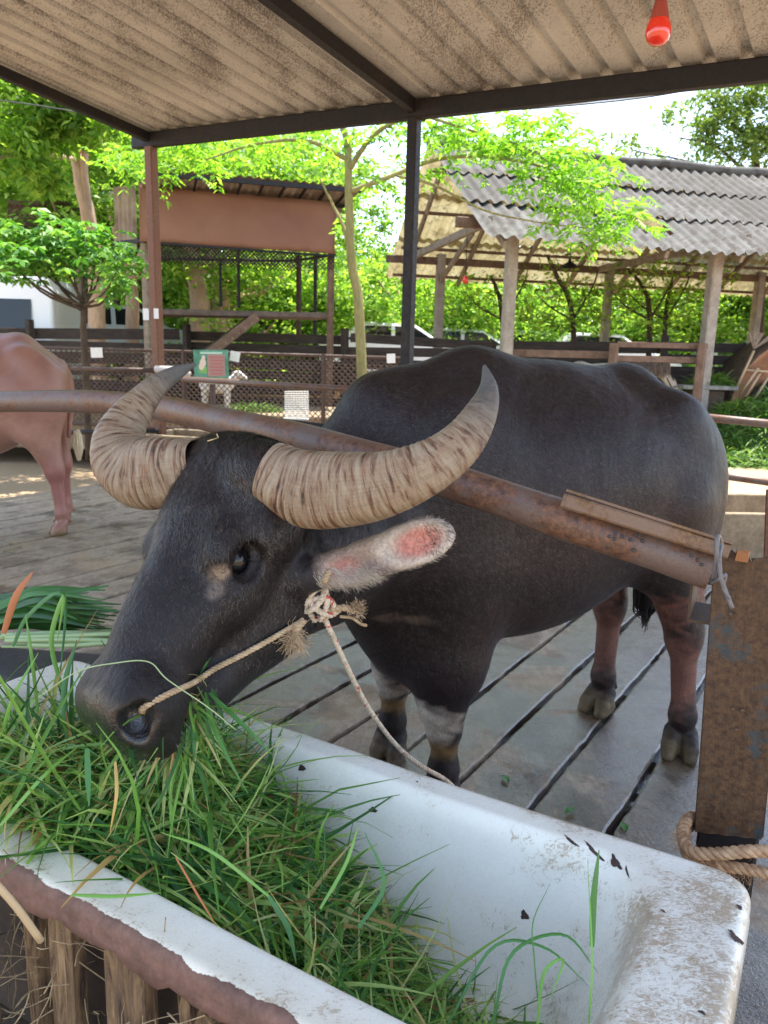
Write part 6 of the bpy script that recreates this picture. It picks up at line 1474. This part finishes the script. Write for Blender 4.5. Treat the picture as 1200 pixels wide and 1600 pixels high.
# goat
GM = P(338, 605, 11.9); GM = v3(GM[0], GM[1], .54)
def gn(x, y, z): return GM + v3(x, y, z)
fg_ = Flesh(); fg_.ell(gn(0, 0, .42), None, (.27, .12, .13), .03); fg_.cone(gn(.2, 0, .45), gn(.34, 0, .60), .08, .05, .04); fg_.cone(gn(.34, 0, .61), gn(.46, 0, .54), .05, .03, .02)
for x_ in (-.18, .17):
    for s in (1, -1): fg_.cone(gn(x_, s * .06, .36), gn(x_, s * .06, .03), .045, .025, .03)
for s in (1, -1): fg_.cone(gn(.32, s * .04, .63), gn(.28, s * .10, .62), .02, .015, .02)
Vp, Fp = fg_.mesh(GM + v3(-.5, -.3, -.02), GM + v3(.6, .3, .8), .013); goat = empty("goat", "small white goat standing behind the chain-link fence below the green sign", "goat", tuple(GM))
mesh_np("body", relax(Vp, Fp, 1), Fp, rough_mat("goat_coat", (.42, .40, .38), (.78, .74, .70), 7), goat, True)
m = MB(); [m.tube([gn(.32, s * .03, .65), gn(.27, s * .04, .72), gn(.20, s * .05, .74)], [.012, .010, .003], 6) for s in (1, -1)]; m.build("horns", darkb, goat, True)
# covered cart / drum with bamboo frame at the right edge
ct = empty("rusty_drum", "big rusty brown round drum with thin bamboo poles at the right edge", "drum", tuple(P(1250, 640, 13.2))); q = P(1262, 648, 13.2); V_, F_ = [], []
dr = 1.37; n_ = 40
m = MB(); rim_ = [(dr, 0), (dr * .95, 0), (dr * .95, .07), (.01, .09)]
for (r_, y_) in rim_: V_ += [q + v3(r_ * math.cos(t), y_, r_ * math.sin(t)) for t in np.linspace(0, 2 * math.pi, n_, endpoint=False)]
m.add(V_, [(i*n_+j, (i+1)*n_+j, (i+1)*n_+(j+1) % n_, i*n_+(j+1) % n_) for i in range(len(rim_)-1) for j in range(n_)]); m.build("drum_face", rough_mat("drum_rust", (.16, .07, .035), (.34, .17, .09), 3), ct, True)
V_ = []; m = MB()
for (r_, y_) in ((dr, 0), (dr * 1.04, .02), (dr * 1.04, .9), (dr * .6, .92), (.01, .92)): V_ += [q + v3(r_ * math.cos(t), y_, r_ * math.sin(t)) for t in np.linspace(0, 2 * math.pi, n_, endpoint=False)]
m.add(V_, [(i*n_+j, i*n_+(j+1) % n_, (i+1)*n_+(j+1) % n_, (i+1)*n_+j) for i in range(4) for j in range(n_)]); m.build("drum_shell", darkb, ct, True)
bam = flat("bamboo", (.42, .30, .18), .6)
for (a, b) in (((1178, 548), (1148, 612)), ((1188, 583), (1165, 620)), ((1162, 578), (1215, 582)), ((1155, 618), (1185, 575)), ((1200, 590), (1178, 625))):
    m = MB(); m.tube([P(*a, 13.1), P(*b, 13.05)], .022, 6); m.build("pole", bam, ct, True)
m = MB()
for k in range(14): a_ = rng.uniform(-.5, .9); q2 = P(1178, 545, 13.1); m.tube([q2, q2 + v3(math.sin(a_) * .35, 0, .28 * math.cos(a_))], .010, 4)
m.build("thatch", oldw, ct)
m = MB(); q2 = P(1206, 640, 13.17); V_ = [q2 + v3(.42 * math.cos(t), .03, .50 * math.sin(t)) for t in np.linspace(0, 2 * math.pi, 24, endpoint=False)]; V_ += [p_ + v3(0, .03, 0) for p_ in V_]; m.add(V_, [tuple(range(24)), tuple(range(47, 23, -1))] + [(i, 24 + i, 24 + (i + 1) % 24, (i + 1) % 24) for i in range(24)]); m.build('opening_shade_disc', flat('drum_dark', (.012, .009, .008), .9), ct)  # solid near-black disc: shade inside the drum's opening put in as colour

# ================================================================== vehicles beyond the fence
kind(MB().add([(-30, 17, .0), (30, 17, .0), (30, 40, .1), (-30, 40, .1)], [(0, 1, 2, 3)]).build("parking_ground", dirt.m), "structure")
def vehicle(name, lb, c0, yaw, prof_, wid, paint, glass_prof, wheel_x, wr):
    """side outline (x,z) skinned across its width, glass set 3 mm proud, four wheels"""
    e = v3(math.cos(yaw), math.sin(yaw), 0); sd_ = v3(-math.sin(yaw), math.cos(yaw), 0); o = empty(name, lb, "van" if "van" in name else "car", tuple(c0)); zmax = max(z for _, z in prof_)
    def pt(x, z, s): t_ = 1 - .16 * max(0, (z - .55 * zmax) / (.45 * zmax)); return c0 + e * x + sd_ * s * wid / 2 * t_ + BZ * z
    n_ = len(prof_); V_ = [pt(x, z, -1) for x, z in prof_] + [pt(x, z, 1) for x, z in prof_]
    MB().add(V_, [tuple(range(n_ - 1, -1, -1)), tuple(range(n_, 2 * n_))] + [(i, (i + 1) % n_, n_ + (i + 1) % n_, n_ + i) for i in range(n_)]).build("body", paint, o, False, .06)
    for gp_ in glass_prof:
        for s in (-1, 1):
            V_ = [pt(x, z, s) + sd_ * s * .004 for x, z in gp_]; MB().add(V_, [tuple(range(len(gp_)))]).build("side_window", carglass.m, o)
    for x in wheel_x:
        for s in (-1, 1):
            c_ = c0 + e * x + sd_ * s * (wid / 2 - .08) + BZ * wr; V_, F_ = [], []; n2 = 20
            for (r_, y_) in ((.01, .09), (wr * .6, .10), (wr * .95, .10), (wr, .06), (wr, -.1), (wr * .9, -.12)): V_ += [c_ + e * r_ * math.cos(t) + BZ * r_ * math.sin(t) + sd_ * s * y_ for t in np.linspace(0, 6.2832, n2, endpoint=False)]
            MB().add(V_, [(i*n2+j, i*n2+(j+1) % n2, (i+1)*n2+(j+1) % n2, (i+1)*n2+j) for i in range(5) for j in range(n2)]).build("wheel", tyre, o, True)
    return o
carglass = Mat("car_glass"); carglass.set((.012, .016, .016), .06); tyre = flat("tyre", (.02, .02, .02), .8)
wp = flat("white_paint", (.80, .80, .80), .25); sp4 = flat("silver_paint", (.50, .52, .54), .25); rp_ = flat("red_paint", (.45, .05, .04), .3)
VANP = [(-2.5, .35), (2.35, .35), (2.5, .9), (2.35, 1.3), (1.7, 2.3), (1.3, 2.72), (-2.35, 2.78), (-2.5, 2.5)]
q = P(20, 560, 15.6); vehicle("white_van", "white minibus van with dark side windows behind the fence at the far left", v3(q[0] - 1.35, q[1], 0), math.pi + .05, VANP, 1.9, wp, [[(-2.1, 1.75), (-.7, 1.75), (-.7, 2.35), (-2.1, 2.35)], [(-.55, 1.75), (.6, 1.75), (.6, 2.35), (-.55, 2.35)], [(.75, 1.75), (1.85, 1.75), (1.45, 2.35), (.75, 2.35)]], (-1.6, 1.6), .34)
CARP = [(-2.1, .3), (2.1, .3), (2.15, .75), (1.9, .98), (1.1, 1.1), (.4, 1.55), (-1.0, 1.6), (-1.75, 1.15), (-2.15, 1.05)]; CG = [[(-1.45, 1.12), (-.25, 1.12), (-.25, 1.5), (-.9, 1.5)], [(-.15, 1.12), (.95, 1.12), (.38, 1.47), (-.15, 1.5)]]
for (px, dd, zz, yaw, pm, lb) in ((185, 19, .9, .5, sp4, "pale silver car behind the fence, left of the brown post"), (408, 22, .95, .2, wp, "white car seen under the platform of the raised hut"), (490, 24, .8, .1, sp4, "silver car behind the right corner post of the raised hut"), (620, 21, .72, .1, wp, "white car behind the fence, just left of the dark stall post"), (728, 23, .70, .0, sp4, "silver car behind the fence between the two left shed posts"), (832, 24, .72, .15, wp, "white car behind the fence right of the big near shed post"), (938, 23, .66, .0, wp, "white car behind the fence at the middle shed post"), (1075, 24, .6, .1, sp4, "silver car behind the fence left of the right near shed post"), (1160, 24, .62, .2, wp, "white car behind the fence between the two rightmost shed posts")):
    q = P(px, 560, dd); vehicle("parked_car", lb, v3(q[0], q[1], zz), yaw, CARP, 1.7, pm, CG, (-1.3, 1.35), .31)["group"] = "cars parked beyond the fence"
kind(MB().box(v3(3, 27, .2), (1, 0, 0), (0, 1, 0), (0, 0, 1), 34, 16, .8).build("parking_terrace", dirt.m), "structure")

# fallen leaves and small litter on the floor
lit = [(790, 1218, .9), (975, 1293, .5), (890, 1268, .4), (1118, 1352, None)]
for k, (x_, y_, a_) in enumerate(lit):
    q = G(x_, y_, .006) if a_ is not None else None
    if q is None:
        q, _n = hit(tubtree, 1118, 1352, .003)
        if q is None: continue
    rgl = np.random.default_rng(k); V_ = []; L_, w_ = .05, .012; a = rgl.uniform(0, 3); e = v3(math.cos(a), math.sin(a), 0); s_ = v3(-e[1], e[0], 0)
    for t in np.linspace(0, 1, 8): ww = w_ * math.sin(math.pi * t) ** .8 + .0005; c_ = q + e * (t - .5) * L_ + v3(0, 0, .006 * math.sin(t * 3)); V_ += [c_ - s_ * ww + v3(0, 0, .003), c_, c_ + s_ * ww + v3(0, 0, .003)]
    o = mesh_np("fallen_leaf", V_, np.array([(i*3+j, i*3+j+1, i*3+j+4, i*3+j+3) for i in range(7) for j in range(2)]), midg.m, None, True)
    tag(o, ["small green leaf on the wet floor just beyond the far rim, near the front leg", "green leaf on the wet floor near the rope and the rusty post", "green leaf on the floor beside the dark gap, left of the rope", "small green leaf on the dirty right corner of the bathtub rim"][k], "leaf")
